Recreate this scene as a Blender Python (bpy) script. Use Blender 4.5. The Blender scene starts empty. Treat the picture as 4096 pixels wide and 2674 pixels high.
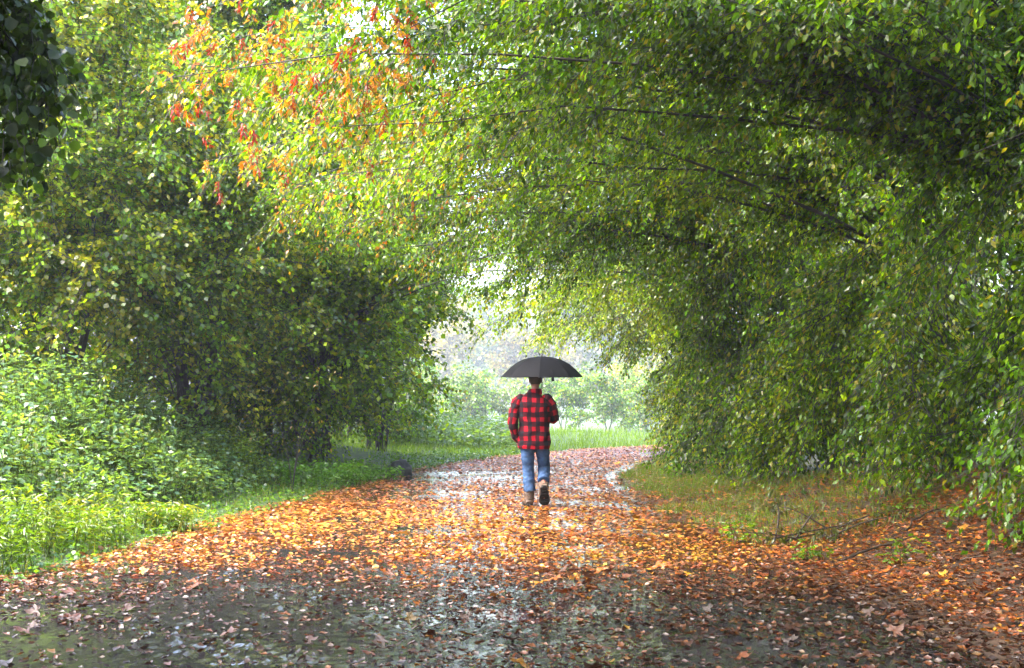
import bpy, math, random
import numpy as np
from mathutils import Vector, Matrix, noise as mnoise
R = math.radians
rng = np.random.default_rng(7)
random.seed(7)
scene = bpy.context.scene
col = scene.collection

# ------------------------------------------------------------------ camera, light, exposure
FPX, CAMZ = 1500.0, 1.56
cam_d = bpy.data.cameras.new("camera"); cam = bpy.data.objects.new("camera", cam_d); col.objects.link(cam)
cam_d.sensor_width = 36.0; cam_d.lens = 36.0 * FPX / 1024.0
cam_d.clip_start = 0.1; cam_d.clip_end = 2000
PITCH = math.atan(56.0 / FPX)
cam.location = (0, 0, CAMZ); cam.rotation_euler = (R(90) + PITCH, 0, 0)
scene.camera = cam

SUN_EL, SUN_AZ = R(58), R(-105)            # azimuth measured from +Y towards +X
world = bpy.data.worlds.new("World"); scene.world = world; world.use_nodes = True
wn = world.node_tree.nodes; wl = world.node_tree.links
sky = wn.new("ShaderNodeTexSky"); sky.sky_type = 'NISHITA'; sky.sun_disc = False
sky.sun_elevation = SUN_EL; sky.sun_rotation = SUN_AZ
sky.air_density = 1.0; sky.dust_density = 5.0; sky.ozone_density = 1.0
bg = wn["Background"]; bg.inputs["Strength"].default_value = 0.15
wl.new(sky.outputs[0], bg.inputs["Color"])

sun_d = bpy.data.lights.new("sun", 'SUN'); sun_d.energy = 1.3; sun_d.angle = R(60); sun_d.color = (1.0, 0.98, 0.95)
sun = bpy.data.objects.new("sun", sun_d); col.objects.link(sun)
sdir = Vector((math.sin(SUN_AZ) * math.cos(SUN_EL), math.cos(SUN_AZ) * math.cos(SUN_EL), math.sin(SUN_EL)))
sun.rotation_euler = (-sdir).to_track_quat('-Z', 'Y').to_euler(); sun.location = (-25, -8, 40)

vs = scene.view_settings
vs.view_transform = 'Standard'; vs.look = 'None'; vs.gamma = 1.0; vs.exposure = 3.45
scene.render.engine = 'CYCLES'
cy = scene.cycles
cy.use_denoising = True
try: cy.denoiser = 'OPENIMAGEDENOISE'; cy.denoising_input_passes = 'RGB_ALBEDO_NORMAL'
except Exception: pass
cy.max_bounces = 4; cy.diffuse_bounces = 2; cy.glossy_bounces = 2; cy.transmission_bounces = 2; cy.volume_bounces = 0
cy.transparent_max_bounces = 4; cy.caustics_reflective = False; cy.caustics_refractive = False
cy.sample_clamp_indirect = 6.0

# ------------------------------------------------------------------ helpers
def tag(o, label=None, cat=None, group=None, kind=None):
    if label: o["label"] = label
    if cat: o["category"] = cat
    if group: o["group"] = group
    if kind: o["kind"] = kind
    return o
def empty(name, loc, parent=None):
    o = bpy.data.objects.new(name, None); col.objects.link(o); o.location = loc
    o.empty_display_size = 0.2
    if parent: o.parent = parent
    return o
def link(name, me, parent=None, loc=None):
    o = bpy.data.objects.new(name, me); col.objects.link(o)
    if parent: o.parent = parent
    if loc is not None: o.location = loc
    return o
def unit(v):
    return v / np.maximum(np.linalg.norm(v, axis=-1, keepdims=True), 1e-9)
def smooth(t):
    t = np.clip(t, 0, 1); return t * t * (3 - 2 * t)
def nz(x, y, s=1.0, o=0.0):                       # cheap smooth value noise, vectorised, -1..1
    x = np.asarray(x, float) * s + o; y = np.asarray(y, float) * s - o * 0.7
    return (np.sin(x * 1.7 + 1.3 * np.sin(y * 1.1 + o)) + np.sin(y * 2.1 + 1.7 * np.sin(x * 0.9)) + np.sin((x + y) * 1.3 + 2.0 + np.sin(x * 2.3 - y))) / 3

class Acc:
    """collects polygons; one mesh out"""
    def __init__(s): s.v = []; s.l = []; s.n = []; s.c = []; s.m = []; s.nv = 0
    def add(s, V, loops, sizes, colors=None, mat=0):
        V = np.asarray(V, float).reshape(-1, 3); loops = np.asarray(loops, np.int64).ravel(); sizes = np.asarray(sizes, np.int64).ravel()
        s.v.append(V); s.l.append(loops + s.nv); s.n.append(sizes)
        if colors is None: colors = np.full((len(sizes), 3), 0.1)
        s.c.append(np.asarray(colors, float)); s.m.append(np.full(len(sizes), mat)); s.nv += len(V)
    def leaves(s, T, P, A, N, S, W, C, mat=0):
        """template T=(verts,faces) at P, along A, facing N, length S, width ratio W"""
        tv, tf = T; tv = np.asarray(tv, float); n = len(P)
        if n == 0: return
        A = unit(A); N = unit(N - (N * A).sum(1, keepdims=True) * A); B = np.cross(A, N)
        S = np.broadcast_to(S, n)[:, None, None]; W = np.broadcast_to(W, n)[:, None, None]
        V = P[:, None, :] + S * (tv[None, :, 0:1] * W * B[:, None, :] + tv[None, :, 1:2] * A[:, None, :] + tv[None, :, 2:3] * N[:, None, :])
        fl = np.concatenate([np.array(f) for f in tf]); fs = np.array([len(f) for f in tf])
        loops = (fl[None, :] + (np.arange(n) * len(tv))[:, None]).ravel()
        s.add(V, loops, np.tile(fs, n), np.repeat(C, len(tf), axis=0), mat)
    def tubes(s, K, Rr, sides=3, color=(0.05, 0.04, 0.03), mat=1):
        """K (n,k,3) centre lines, Rr (n,k) radii"""
        n, k, _ = K.shape
        T = np.gradient(K, axis=1); T = unit(T)
        ref = np.zeros_like(T); ref[..., 0] = 0.31; ref[..., 1] = 0.95; ref[..., 2] = 0.05
        U = unit(ref - (ref * T).sum(-1, keepdims=True) * T); Vv = np.cross(T, U)
        a = np.arange(sides) * 2 * math.pi / sides
        V = K[:, :, None, :] + Rr[:, :, None, None] * (np.cos(a)[None, None, :, None] * U[:, :, None, :] + np.sin(a)[None, None, :, None] * Vv[:, :, None, :])
        i = np.arange(k - 1)[:, None]; j = np.arange(sides)[None, :]; j2 = (j + 1) % sides
        q = np.stack([i * sides + j, i * sides + j2, (i + 1) * sides + j2, (i + 1) * sides + j], -1).reshape(-1, 4)
        loops = (q[None] + (np.arange(n) * k * sides)[:, None, None]).ravel()
        s.add(V, loops, np.full(n * len(q), 4), np.tile(np.array(color), (n * len(q), 1)), mat)
    def mesh(s, name, mats, shade=False):
        me = bpy.data.meshes.new(name)
        V = np.concatenate(s.v); L = np.concatenate(s.l); n = np.concatenate(s.n)
        me.vertices.add(len(V)); me.vertices.foreach_set("co", V.astype(np.float32).ravel())
        me.loops.add(len(L)); me.loops.foreach_set("vertex_index", L.astype(np.int32))
        me.polygons.add(len(n)); st = np.concatenate([[0], np.cumsum(n)[:-1]])
        me.polygons.foreach_set("loop_start", st.astype(np.int32))
        me.polygons.foreach_set("material_index", np.concatenate(s.m).astype(np.int32))
        me.update(calc_edges=True)
        a = me.attributes.new("Col", 'FLOAT_COLOR', 'FACE')
        C = np.concatenate(s.c); C4 = np.ones((len(C), 4), np.float32); C4[:, :3] = np.clip(C, 0.002, 1)
        a.data.foreach_set("color", C4.ravel())
        for m in mats: me.materials.append(m)
        if shade: me.polygons.foreach_set("use_smooth", np.ones(len(n), bool))
        return me

OVATE = ([(0, 0, 0), (-.5, .34, .10), (-.36, .72, .05), (0, 1, -.10), (.36, .72, .05), (.5, .34, .10)], [(0, 3, 2, 1), (0, 5, 4, 3)])
ROUND4 = ([(0, 0.03, 0), (-.48, .25, .08), (-.42, .72, .08), (0, 1, -.06), (.42, .72, .08), (.48, .25, .08)], [(0, 3, 2, 1), (0, 5, 4, 3)])
ROUND = ([(0, 0.03, 0), (-.40, .12, .06), (-.54, .48, .10), (-.30, .84, .04), (0, 1, -.06), (.30, .84, .04), (.54, .48, .10), (.40, .12, .06)], [(0, 4, 3, 2, 1), (0, 7, 6, 5, 4)])
RHOMB = ([(0, 0, 0), (-.5, .45, .06), (0, 1, 0), (.5, .45, .06)], [(0, 2, 1), (0, 3, 2)])
LANCE = ([(0, 0, 0), (-.5, .3, .06), (0, 1, -.12), (.5, .3, .06)], [(0, 2, 1), (0, 3, 2)])
CURLED = ([(0, 0, 0.05), (-.5, .35, .22), (-.34, .72, .18), (0, 1, .20), (.34, .72, .10), (.5, .35, .24), (0, .5, 0)], [(0, 6, 2, 1), (6, 3, 2), (0, 5, 4, 6), (6, 4, 3)])
def maple_template():
    pol = [(-90, .10), (-128, .42), (-150, .55), (-165, .34), (170, .62), (150, .58), (140, .36), (118, .50), (105, .70), (90, .95), (75, .70), (62, .50), (40, .36), (30, .58), (10, .62), (-15, .34), (-30, .55), (-52, .42)]
    v = [(0, .42, 0.0)]
    for i, (a, r) in enumerate(pol):
        v.append((r * math.cos(R(a)), .42 + .62 * r * math.sin(R(a)), .10 * r * r + (.09 if i % 3 == 0 else .0)))
    v += [(0.0, .36, 0.01), (.012, -.35, .12), (-.012, -.35, .12)]
    n = len(pol)
    f = [(0, 1 + (i + 1) % n, 1 + i) for i in range(n)] + [(n + 1, n + 2, n + 3)]
    return v, f
MAPLE = maple_template()

def mat_new(name):
    m = bpy.data.materials.new(name); m.use_nodes = True
    nt = m.node_tree; nt.nodes.clear(); out = nt.nodes.new("ShaderNodeOutputMaterial")
    return m, nt, out
def N(nt, t, **kw):
    n = nt.nodes.new(t)
    for k, v in kw.items():
        if k in n.inputs: n.inputs[k].default_value = v
        else: setattr(n, k, v)
    return n
def leaf_material(name, source, trans=0.48, rough=0.14, boost=(1.9, 1.8, 0.3), spec=0.5):
    m, nt, out = mat_new(name)
    if source == 'attr': c = N(nt, "ShaderNodeAttribute", attribute_name="Col").outputs["Color"]
    else: c = N(nt, "ShaderNodeObjectInfo").outputs["Color"]
    tc = N(nt, "ShaderNodeTexCoord"); nzt = N(nt, "ShaderNodeTexNoise", Scale=40.0, Detail=2.0)
    nt.links.new(tc.outputs["Object"], nzt.inputs["Vector"])
    mr = N(nt, "ShaderNodeMapRange"); mr.inputs[1].default_value = .3; mr.inputs[2].default_value = .7; mr.inputs[3].default_value = .72; mr.inputs[4].default_value = 1.25
    nt.links.new(nzt.outputs["Fac"], mr.inputs[0])
    mul = N(nt, "ShaderNodeVectorMath", operation='SCALE'); nt.links.new(c, mul.inputs[0]); nt.links.new(mr.outputs[0], mul.inputs["Scale"])
    p = N(nt, "ShaderNodeBsdfPrincipled"); nt.links.new(mul.outputs[0], p.inputs["Base Color"])
    p.inputs["Roughness"].default_value = rough; p.inputs["Specular IOR Level"].default_value = spec
    bm = N(nt, "ShaderNodeBump", Strength=0.35, Distance=0.01); nt.links.new(nzt.outputs["Fac"], bm.inputs["Height"]); nt.links.new(bm.outputs[0], p.inputs["Normal"])
    t = N(nt, "ShaderNodeBsdfTranslucent")
    bo = N(nt, "ShaderNodeVectorMath", operation='MULTIPLY'); bo.inputs[1].default_value = boost
    nt.links.new(mul.outputs[0], bo.inputs[0]); nt.links.new(bo.outputs[0], t.inputs["Color"])
    mx = N(nt, "ShaderNodeMixShader"); mx.inputs[0].default_value = trans
    nt.links.new(p.outputs[0], mx.inputs[1]); nt.links.new(t.outputs[0], mx.inputs[2]); nt.links.new(mx.outputs[0], out.inputs[0])
    return m
def simple_material(name, color, rough=0.7, var=0.25, scale=12.0, bump=0.3, spec=0.4, dist=0.01):
    m, nt, out = mat_new(name)
    tc = N(nt, "ShaderNodeTexCoord"); n1 = N(nt, "ShaderNodeTexNoise", Scale=scale, Detail=5.0)
    nt.links.new(tc.outputs["Object"], n1.inputs["Vector"])
    r = N(nt, "ShaderNodeValToRGB")
    r.color_ramp.elements[0].position = .3; r.color_ramp.elements[1].position = .7
    r.color_ramp.elements[0].color = tuple(x * (1 - var) for x in color) + (1,); r.color_ramp.elements[1].color = tuple(min(1, x * (1 + var)) for x in color) + (1,)
    nt.links.new(n1.outputs["Fac"], r.inputs[0])
    p = N(nt, "ShaderNodeBsdfPrincipled"); nt.links.new(r.outputs[0], p.inputs["Base Color"])
    p.inputs["Roughness"].default_value = rough; p.inputs["Specular IOR Level"].default_value = spec
    b = N(nt, "ShaderNodeBump", Strength=bump, Distance=dist); nt.links.new(n1.outputs["Fac"], b.inputs["Height"]); nt.links.new(b.outputs[0], p.inputs["Normal"])
    nt.links.new(p.outputs[0], out.inputs[0])
    return m
M_LEAF = leaf_material("leaf", 'attr')
M_LEAF1 = leaf_material("leaf_single", 'obj')
M_FALL = leaf_material("fallen_leaf", 'attr', trans=0.12, rough=0.28, boost=(1.4, 1.1, .8))
M_FALL1 = leaf_material("fallen_leaf_single", 'obj', trans=0.12, rough=0.28, boost=(1.4, 1.1, .8))
M_BARK = simple_material("bark", (0.035, 0.028, 0.022), .75, .5, 9.0, .8, .3, .03)
M_STICK = simple_material("stick", (0.05, 0.032, 0.022), .5, .4, 20.0, .6)

# ------------------------------------------------------------------ terrain
_Y = np.array([-40, 0, 8, 12, 13.8, 18, 21.7, 26.9, 31.2, 36, 40, 44, 50, 60.])
_L = np.array([-4.5, -4.5, -4.3, -4.15, -3.7, -3.35, -2.8, -2.25, -1.3, .1, 2.4, 6, 13, 26])
_Rr = np.array([2.6, 2.6, 2.5, 2.3, 2.1, 1.8, 1.6, 1.6, 2.3, 4.0, 6.5, 10, 17, 30])
_ys = np.linspace(-40, 60, 1001)
def _sm(a):
    k = np.hanning(41); k /= k.sum(); e = np.pad(a, 20, mode='edge'); return np.convolve(e, k, 'valid')
_ls = _sm(np.interp(_ys, _Y, _L)); _rs = _sm(np.interp(_ys, _Y, _Rr))
def xl(y): return np.interp(y, _ys, _ls)
def xr(y): return np.interp(y, _ys, _rs)
def height(x, y):
    x = np.asarray(x, float); y = np.asarray(y, float)
    dl = xl(y) - x; dr = x - xr(y)
    near = 1 - smooth((y - 30) / 8)
    h = 0.80 * smooth((dl - .7) / 4.2) * near + 0.25 * smooth((dl - 1) / 5) * (1 - near)
    nr = 1 - smooth((y - 19) / 6)
    h = h + (0.10 + .50 * nr) * smooth((dr - .7) / 2.9) + 0.9 * smooth((dr - 4) / 6) * (1 - smooth((y - 36) / 10))
    h = h + 0.035 * nz(x, y, 1.1) * smooth(np.maximum(dl, dr) / 1.0)
    h = h - 2.2 * smooth((y - 46) / 25)
    return h
def make_ground():
    ax = np.concatenate([np.linspace(-400, -40, 10)[:-1], np.linspace(-40, -12, 15)[:-1], np.linspace(-12, 12, 65)[:-1], np.linspace(12, 40, 15)[:-1], np.linspace(40, 400, 10)])
    ay = np.concatenate([np.linspace(-300, -20, 8)[:-1], np.linspace(-20, 4, 13)[:-1], np.linspace(4, 48, 133)[:-1], np.linspace(48, 110, 32)[:-1], np.linspace(110, 400, 8)])
    X, Y = np.meshgrid(ax, ay); Z = height(X, Y)
    inp = (X > xl(Y) + .3) & (X < xr(Y) - .3) & (Y < 58); Z = np.where(inp, Z - 0.05, Z - 0.012)
    nx, ny = len(ax), len(ay)
    i, j = np.meshgrid(np.arange(ny - 1), np.arange(nx - 1), indexing='ij')
    q = np.stack([i * nx + j, i * nx + j + 1, (i + 1) * nx + j + 1, (i + 1) * nx + j], -1).reshape(-1, 4)
    cx = (ax[:-1] + ax[1:])[None, :].repeat(ny - 1, 0) / 2; cyy = (ay[:-1] + ay[1:])[:, None].repeat(nx - 1, 1) / 2
    g = np.where((cx < xl(cyy)) | (cyy > 37), 1.0, 0.0)
    g = np.where((cx > xr(cyy)) & (cyy > 22), .5, g).ravel()[:, None]
    C = g * np.array([.045, .075, .018]) + (1 - g) * np.array([.055, .028, .014])
    a = Acc(); a.add(np.stack([X, Y, Z], -1), q, np.full(len(q), 4), C)
    m, nt, out = mat_new("ground")
    c = N(nt, "ShaderNodeAttribute", attribute_name="Col"); tc = N(nt, "ShaderNodeTexCoord")
    n1 = N(nt, "ShaderNodeTexNoise", Scale=7.0, Detail=8.0); nt.links.new(tc.outputs["Object"], n1.inputs["Vector"])
    mr = N(nt, "ShaderNodeMapRange"); mr.inputs[1].default_value = .3; mr.inputs[2].default_value = .7; mr.inputs[3].default_value = .45; mr.inputs[4].default_value = 1.4
    nt.links.new(n1.outputs["Fac"], mr.inputs[0])
    mul = N(nt, "ShaderNodeVectorMath", operation='SCALE'); nt.links.new(c.outputs["Color"], mul.inputs[0]); nt.links.new(mr.outputs[0], mul.inputs["Scale"])
    p = N(nt, "ShaderNodeBsdfPrincipled", Roughness=.7); nt.links.new(mul.outputs[0], p.inputs["Base Color"])
    b = N(nt, "ShaderNodeBump", Strength=.8, Distance=.04); nt.links.new(n1.outputs["Fac"], b.inputs["Height"]); nt.links.new(b.outputs[0], p.inputs["Normal"])
    nt.links.new(p.outputs[0], out.inputs[0])
    tag(link("ground", a.mesh("ground", [m], True)), kind="structure")
make_ground()

def ripple(X, Y, sg):
    # rain-beaten water film and gravel relief: real relief, calmer where puddles stand
    g = np.random.default_rng(3); calm = .35 + .65 * smooth(.5 + 1.2 * nz(X, Y, 2.2, 9)); near = 1 - .6 * smooth((Y - 16) / 6)
    return (.0075 * nz(X, Y, 19, 1) + .005 * nz(Y, X, 37, 5) + (g.normal(0, sg, X.shape) if sg else X * 0)) * calm * near
def make_path():
    a = Acc()
    for ys, nu, sg in ((np.linspace(-20, 6.82, 20), 31, 0), (np.arange(6.8, 13.02, .04), 281, .0052), (np.concatenate([np.arange(13, 26, .08), np.linspace(26, 58, 70)]), 71, .007)):
        u = np.linspace(0, 1, nu)
        Y = ys[:, None].repeat(nu, 1); XL = xl(Y) - .12 + .10 * nz(Y, Y * 0, 3.0); XR = xr(Y) + .25 + .15 * nz(Y, Y * 0, 2.2, 3)
        X = XL + (XR - XL) * u[None, :]
        Z = height(X, Y) + .004 + (.012 * nz(X, Y, 1.9, 4) + ripple(X, Y, sg)) * np.minimum(1, 8 * u * (1 - u))[None, :] - .03 * (np.abs(u - .5) > .499)[None, :]
        i, j = np.meshgrid(np.arange(len(ys) - 1), np.arange(nu - 1), indexing='ij')
        q = np.stack([i * nu + j, i * nu + j + 1, (i + 1) * nu + j + 1, (i + 1) * nu + j], -1).reshape(-1, 4)
        a.add(np.stack([X, Y, Z], -1), q, np.full(len(q), 4))
    m, nt, out = mat_new("wet_path")
    tc = N(nt, "ShaderNodeTexCoord")
    big = N(nt, "ShaderNodeTexNoise", Scale=.9, Detail=4.0); fine = N(nt, "ShaderNodeTexNoise", Scale=26.0, Detail=5.0, Roughness=.62); vor = N(nt, "ShaderNodeTexNoise", Scale=9.0, Detail=2.0, Roughness=.5)
    for n in (big, fine, vor): nt.links.new(tc.outputs["Object"], n.inputs["Vector"])
    wet = N(nt, "ShaderNodeMapRange"); wet.inputs[1].default_value = .44; wet.inputs[2].default_value = .56
    nt.links.new(big.outputs["Fac"], wet.inputs[0])
    rg = N(nt, "ShaderNodeMapRange"); rg.inputs[3].default_value = .14; rg.inputs[4].default_value = .05; nt.links.new(wet.outputs[0], rg.inputs[0])
    cr = N(nt, "ShaderNodeValToRGB"); cr.color_ramp.elements[0].color = (.006, .006, .007, 1); cr.color_ramp.elements[1].color = (.034, .032, .034, 1)
    nt.links.new(fine.outputs["Fac"], cr.inputs[0])
    p = N(nt, "ShaderNodeBsdfPrincipled"); p.inputs["Specular IOR Level"].default_value = 1.0
    nt.links.new(cr.outputs[0], p.inputs["Base Color"]); nt.links.new(rg.outputs[0], p.inputs["Roughness"])
    ad = N(nt, "ShaderNodeMath", operation='ADD'); nt.links.new(fine.outputs["Fac"], ad.inputs[0]); rs = N(nt, "ShaderNodeMath", operation="MULTIPLY"); rs.inputs[1].default_value = 2.2; nt.links.new(vor.outputs["Fac"], rs.inputs[0]); nt.links.new(rs.outputs[0], ad.inputs[1])
    bs = N(nt, "ShaderNodeMapRange"); bs.inputs[3].default_value = .35; bs.inputs[4].default_value = .1; nt.links.new(wet.outputs[0], bs.inputs[0])
    b = N(nt, "ShaderNodeBump", Distance=.008); nt.links.new(ad.outputs[0], b.inputs["Height"]); nt.links.new(bs.outputs[0], b.inputs["Strength"]); nt.links.new(b.outputs[0], p.inputs["Normal"])
    nt.links.new(p.outputs[0], out.inputs[0])
    tag(link("path", a.mesh("path", [m], True)), kind="structure")
make_path()

# ------------------------------------------------------------------ trees
def project(P):
    """pixel position (1024 x 668) and depth of world points: used only to decide which leaves show large enough to be parts"""
    c, s = math.cos(PITCH), math.sin(PITCH)
    z = P[:, 2] - CAMZ; d = P[:, 1] * c + z * s; up = -P[:, 1] * s + z * c
    d = np.maximum(d, .1)
    return 512 + FPX * P[:, 0] / d, 334 - FPX * up / d, d

LEAF_MESHES = {}
def leaf_single_mesh(T, key, mat):
    if key not in LEAF_MESHES:
        a = Acc(); a.leaves(T[0], np.zeros((1, 3)), np.array([[0, 1., 0]]), np.array([[0, 0, 1.]]), np.array([1.0]), np.array([T[1]]), np.array([[.1, .1, .1]]))
        LEAF_MESHES[key] = a.mesh(key, [mat])
    return LEAF_MESHES[key]
def put_leaf(name, me, p, a, n, s, c, parent=None):
    o = link(name, me, parent)
    a = Vector(a).normalized(); n = Vector(n); n = (n - a * n.dot(a)).normalized(); b = a.cross(n)
    m = Matrix((b, a, n)).transposed().to_4x4(); m = Matrix.Translation(p) @ m @ Matrix.Scale(float(s), 4)
    o.matrix_local = m if parent is None else Matrix.Translation(-Vector(parent.location)) @ m
    o.color = (float(c[0]), float(c[1]), float(c[2]), 1)
    return o

def bez(p0, p1, p2, t):
    t = t[..., None]; return (1 - t) ** 2 * p0 + 2 * t * (1 - t) * p1 + t * t * p2

def build_tree(name, label, base, stems, boughs, palette, leaf=(.075, .55), tmpl=OVATE, per_m=11, m_leaves=24, spray=(.35, .85), droop=.45,
               hang=.75, flat=.5, t0=.28, n_parts=0, group=None, cat="tree", branch_min=.0, twigs=True, yellow=.06, spread=.9, patch=.42, seed=0, extra=None, part_rect=None, thin_back=False, upper=None, autumn=0):
    """stems: list of (points (k,3), r0, r1); boughs: (n,3,3) bezier control points; palette: list of colours"""
    g = np.random.default_rng(seed + 100)
    root = tag(empty(name, base), label, cat, group)
    B = np.asarray(base, float)
    for pts, r0, r1 in stems:
        pts = np.asarray(pts, float); k = 10
        tt = np.linspace(0, len(pts) - 1, k); P = np.stack([np.interp(tt, np.arange(len(pts)), pts[:, i]) for i in range(3)], 1)
        P[1:-1] += g.normal(0, .05, (k - 2, 3)) * [1, 1, .2]
        rr = np.linspace(r0, r1, k); rr[0] *= 1.35
        a = Acc(); a.tubes((P - B)[None], rr[None], 9, mat=0); link("trunk", a.mesh("trunk", [M_BARK], True), root)
    boughs = np.asarray(boughs, float); nb = len(boughs)
    L = np.linalg.norm(boughs[:, 1] - boughs[:, 0], axis=1) + np.linalg.norm(boughs[:, 2] - boughs[:, 1], axis=1)
    for i in range(nb):
        if L[i] < branch_min: continue
        t = np.linspace(0, 1, 7); K = bez(boughs[i, 0], boughs[i, 1], boughs[i, 2], t)
        K[1:] += g.normal(0, .075, (6, 3)) * np.linspace(.3, 1, 6)[:, None]
        a = Acc(); r0 = .006 + .0022 * L[i]
        a.tubes((K - B)[None], np.linspace(r0, .004, 7)[None], 4, mat=0); link("branch", a.mesh("branch", [M_BARK], True), root)
    # sprays of leaves along the boughs
    ns = np.maximum(2, (L * per_m).astype(int)); bi = np.repeat(np.arange(nb), ns); n = len(bi)
    t = t0 + (1 - t0) * g.random(n) ** .85
    b0, b1, b2 = boughs[bi, 0], boughs[bi, 1], boughs[bi, 2]
    O = bez(b0, b1, b2, t); D0 = unit(2 * (1 - t)[:, None] * (b1 - b0) + 2 * t[:, None] * (b2 - b1))
    side = unit(np.cross(D0, np.array([0, 0, 1.]))) * np.where(g.random(n) < .5, -1, 1)[:, None]
    D = unit(D0 * .55 + side * spread * g.uniform(.3, 1.1, n)[:, None] + np.array([0, 0, -1.]) * (droop * g.uniform(-.3, 1.3, n))[:, None] + g.normal(0, .25, (n, 3)))
    SL = g.uniform(*spray, n)
    if twigs:
        kt = np.array([0, 1.]); K = O[:, None] + D[:, None] * (SL[:, None] * kt)[..., None]; K[:, :, 2] -= .22 * SL[:, None] * kt ** 2
        acc = Acc(); acc.tubes(K - B, np.stack([np.full(n, .006), np.full(n, .0015)], 1), 3)
    else: acc = Acc()
    m = m_leaves; tt = (np.arange(m)[None, :] + g.uniform(0, 1, (n, m))) / m
    P = O[:, None] + D[:, None] * (SL[:, None] * tt)[..., None]; P[:, :, 2] -= .22 * SL[:, None] * tt ** 2
    sd = unit(np.cross(D, np.array([0, 0, 1.])) + 1e-4); sg = np.where(np.arange(m) % 2 == 0, 1., -1.)[None, :, None]
    A = sd[:, None] * sg * .55 + D[:, None] * .45 + np.array([0, 0, -1.]) * hang * g.uniform(.4, 1.4, (n, m, 1)) + g.normal(0, .28, (n, m, 3))
    Nn = np.array([0, 0, 1.]) * flat + sd[:, None] * sg * .25 + g.normal(0, .55, (n, m, 3))
    P = P + g.normal(0, .035, (n, m, 3)) * (leaf[0] / .075)
    S = leaf[0] * g.uniform(.6, 1.2, (n, m)); W = leaf[1] * g.uniform(.75, 1.15, (n, m))
    pal = np.asarray(palette, float)
    ci = g.integers(0, len(pal), n); bf = g.uniform(.62, 1.32, nb); C = pal[ci][:, None] * bf[bi][:, None, None] * g.uniform(1 - patch, 1 + patch, (n, 1, 1)) * np.exp(g.normal(-.06, .42, (n, m, 1))).clip(.3, 2.0)
    yl = g.random((n, m, 1)) < yellow * (1 + 2.0 * (g.random((n, 1, 1)) < .15))
    C = np.where(yl, np.array([.25, .23, .025]) * g.uniform(.7, 1.2, (n, m, 1)), C)
    if autumn:                                                  # bough ends that have already turned
        turned = (O[:, 0] < g.uniform(-3.0, .3, n)) & (g.random(n) < autumn * 2)
        au = np.array([(.34, .28, .02), (.38, .20, .02), (.34, .11, .02), (.22, .26, .02)])[g.integers(0, 4, (n, m))] * g.uniform(.7, 1.1, (n, m, 1))
        C = np.where(turned[:, None, None] & (g.random((n, m, 1)) < .62), au, C)
    P = P.reshape(-1, 3); A = A.reshape(-1, 3); Nn = Nn.reshape(-1, 3); S = S.ravel(); W = W.ravel(); C = C.reshape(-1, 3)
    gz = height(P[:, 0], P[:, 1]); keep = P[:, 2] > gz + .05
    P, A, Nn, S, W, C = P[keep], A[keep], Nn[keep], S[keep], W[keep], C[keep]
    # leaves far outside the view or on the far side of the crown: fewer and larger
    px, py, d = project(P); off = (px < -130) | (px > 1154) | (py < -90) | (P[:, 1] < 1)
    back = ((P[:, 1] > B[1] + .5) if thin_back else (P[:, 0] > xwall(P[:, 1]) + .8)) & ~off
    u = g.random(len(P)); keep = np.where(off, u < .16, np.where(back, u < .45, True)); S = S * np.where(off, 2.1, np.where(back, 1.35, 1.0))
    P, A, Nn, S, W, C = P[keep], A[keep], Nn[keep], S[keep], W[keep], C[keep]
    sel = np.zeros(len(P), bool)
    if n_parts:
        px, py, d = project(P); x0, y0, x1, y1 = part_rect or (0, 0, 1024, 668)
        ok = (px > x0) & (px < x1) & (py > y0) & (py < y1) & (P[:, 1] > 2)
        sc = np.where(ok, S * W / d ** 2, 0); idx = np.argsort(-sc)[:n_parts]; idx = idx[sc[idx] > 0]; sel[idx] = True
        me = leaf_single_mesh((tmpl, leaf[1]), name + "_leaf", M_LEAF1)
        for i in idx: put_leaf("leaf", me, P[i], A[i], Nn[i], S[i], C[i], root)
    k = ~sel
    acc.leaves(tmpl, P[k] - B, A[k], Nn[k], S[k], W[k], C[k])
    if upper and upper[0]:                                                   # unseen leaf layer above the boughs, added to shade what lies below
        nu, lo, hi = upper; Q = g.uniform(lo, hi, (nu, 3)); acc.leaves(RHOMB, Q - B, g.normal(0, 1, (nu, 3)), g.normal(0, .5, (nu, 3)) + [0, 0, 1], g.uniform(.14, .24, nu), .6, pal[g.integers(0, len(pal), nu)])
    tag(link("crown", acc.mesh("crown", [M_LEAF, M_BARK]), root), kind="stuff")
    if extra: extra(root, O, D, SL, g)
    return root

GREEN = [(.085, .172, .003), (.108, .205, .004), (.058, .135, .005), (.140, .230, .004), (.066, .155, .009)]
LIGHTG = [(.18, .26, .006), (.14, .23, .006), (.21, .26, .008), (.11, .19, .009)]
HAZEL = [(.120, .200, .014), (.170, .225, .016), (.085, .165, .016), (.210, .235, .018), (.100, .190, .022)]
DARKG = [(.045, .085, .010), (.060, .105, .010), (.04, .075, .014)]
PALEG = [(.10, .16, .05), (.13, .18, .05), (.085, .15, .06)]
YELL = [(.26, .22, .04), (.20, .21, .05), (.28, .21, .04)]

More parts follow.
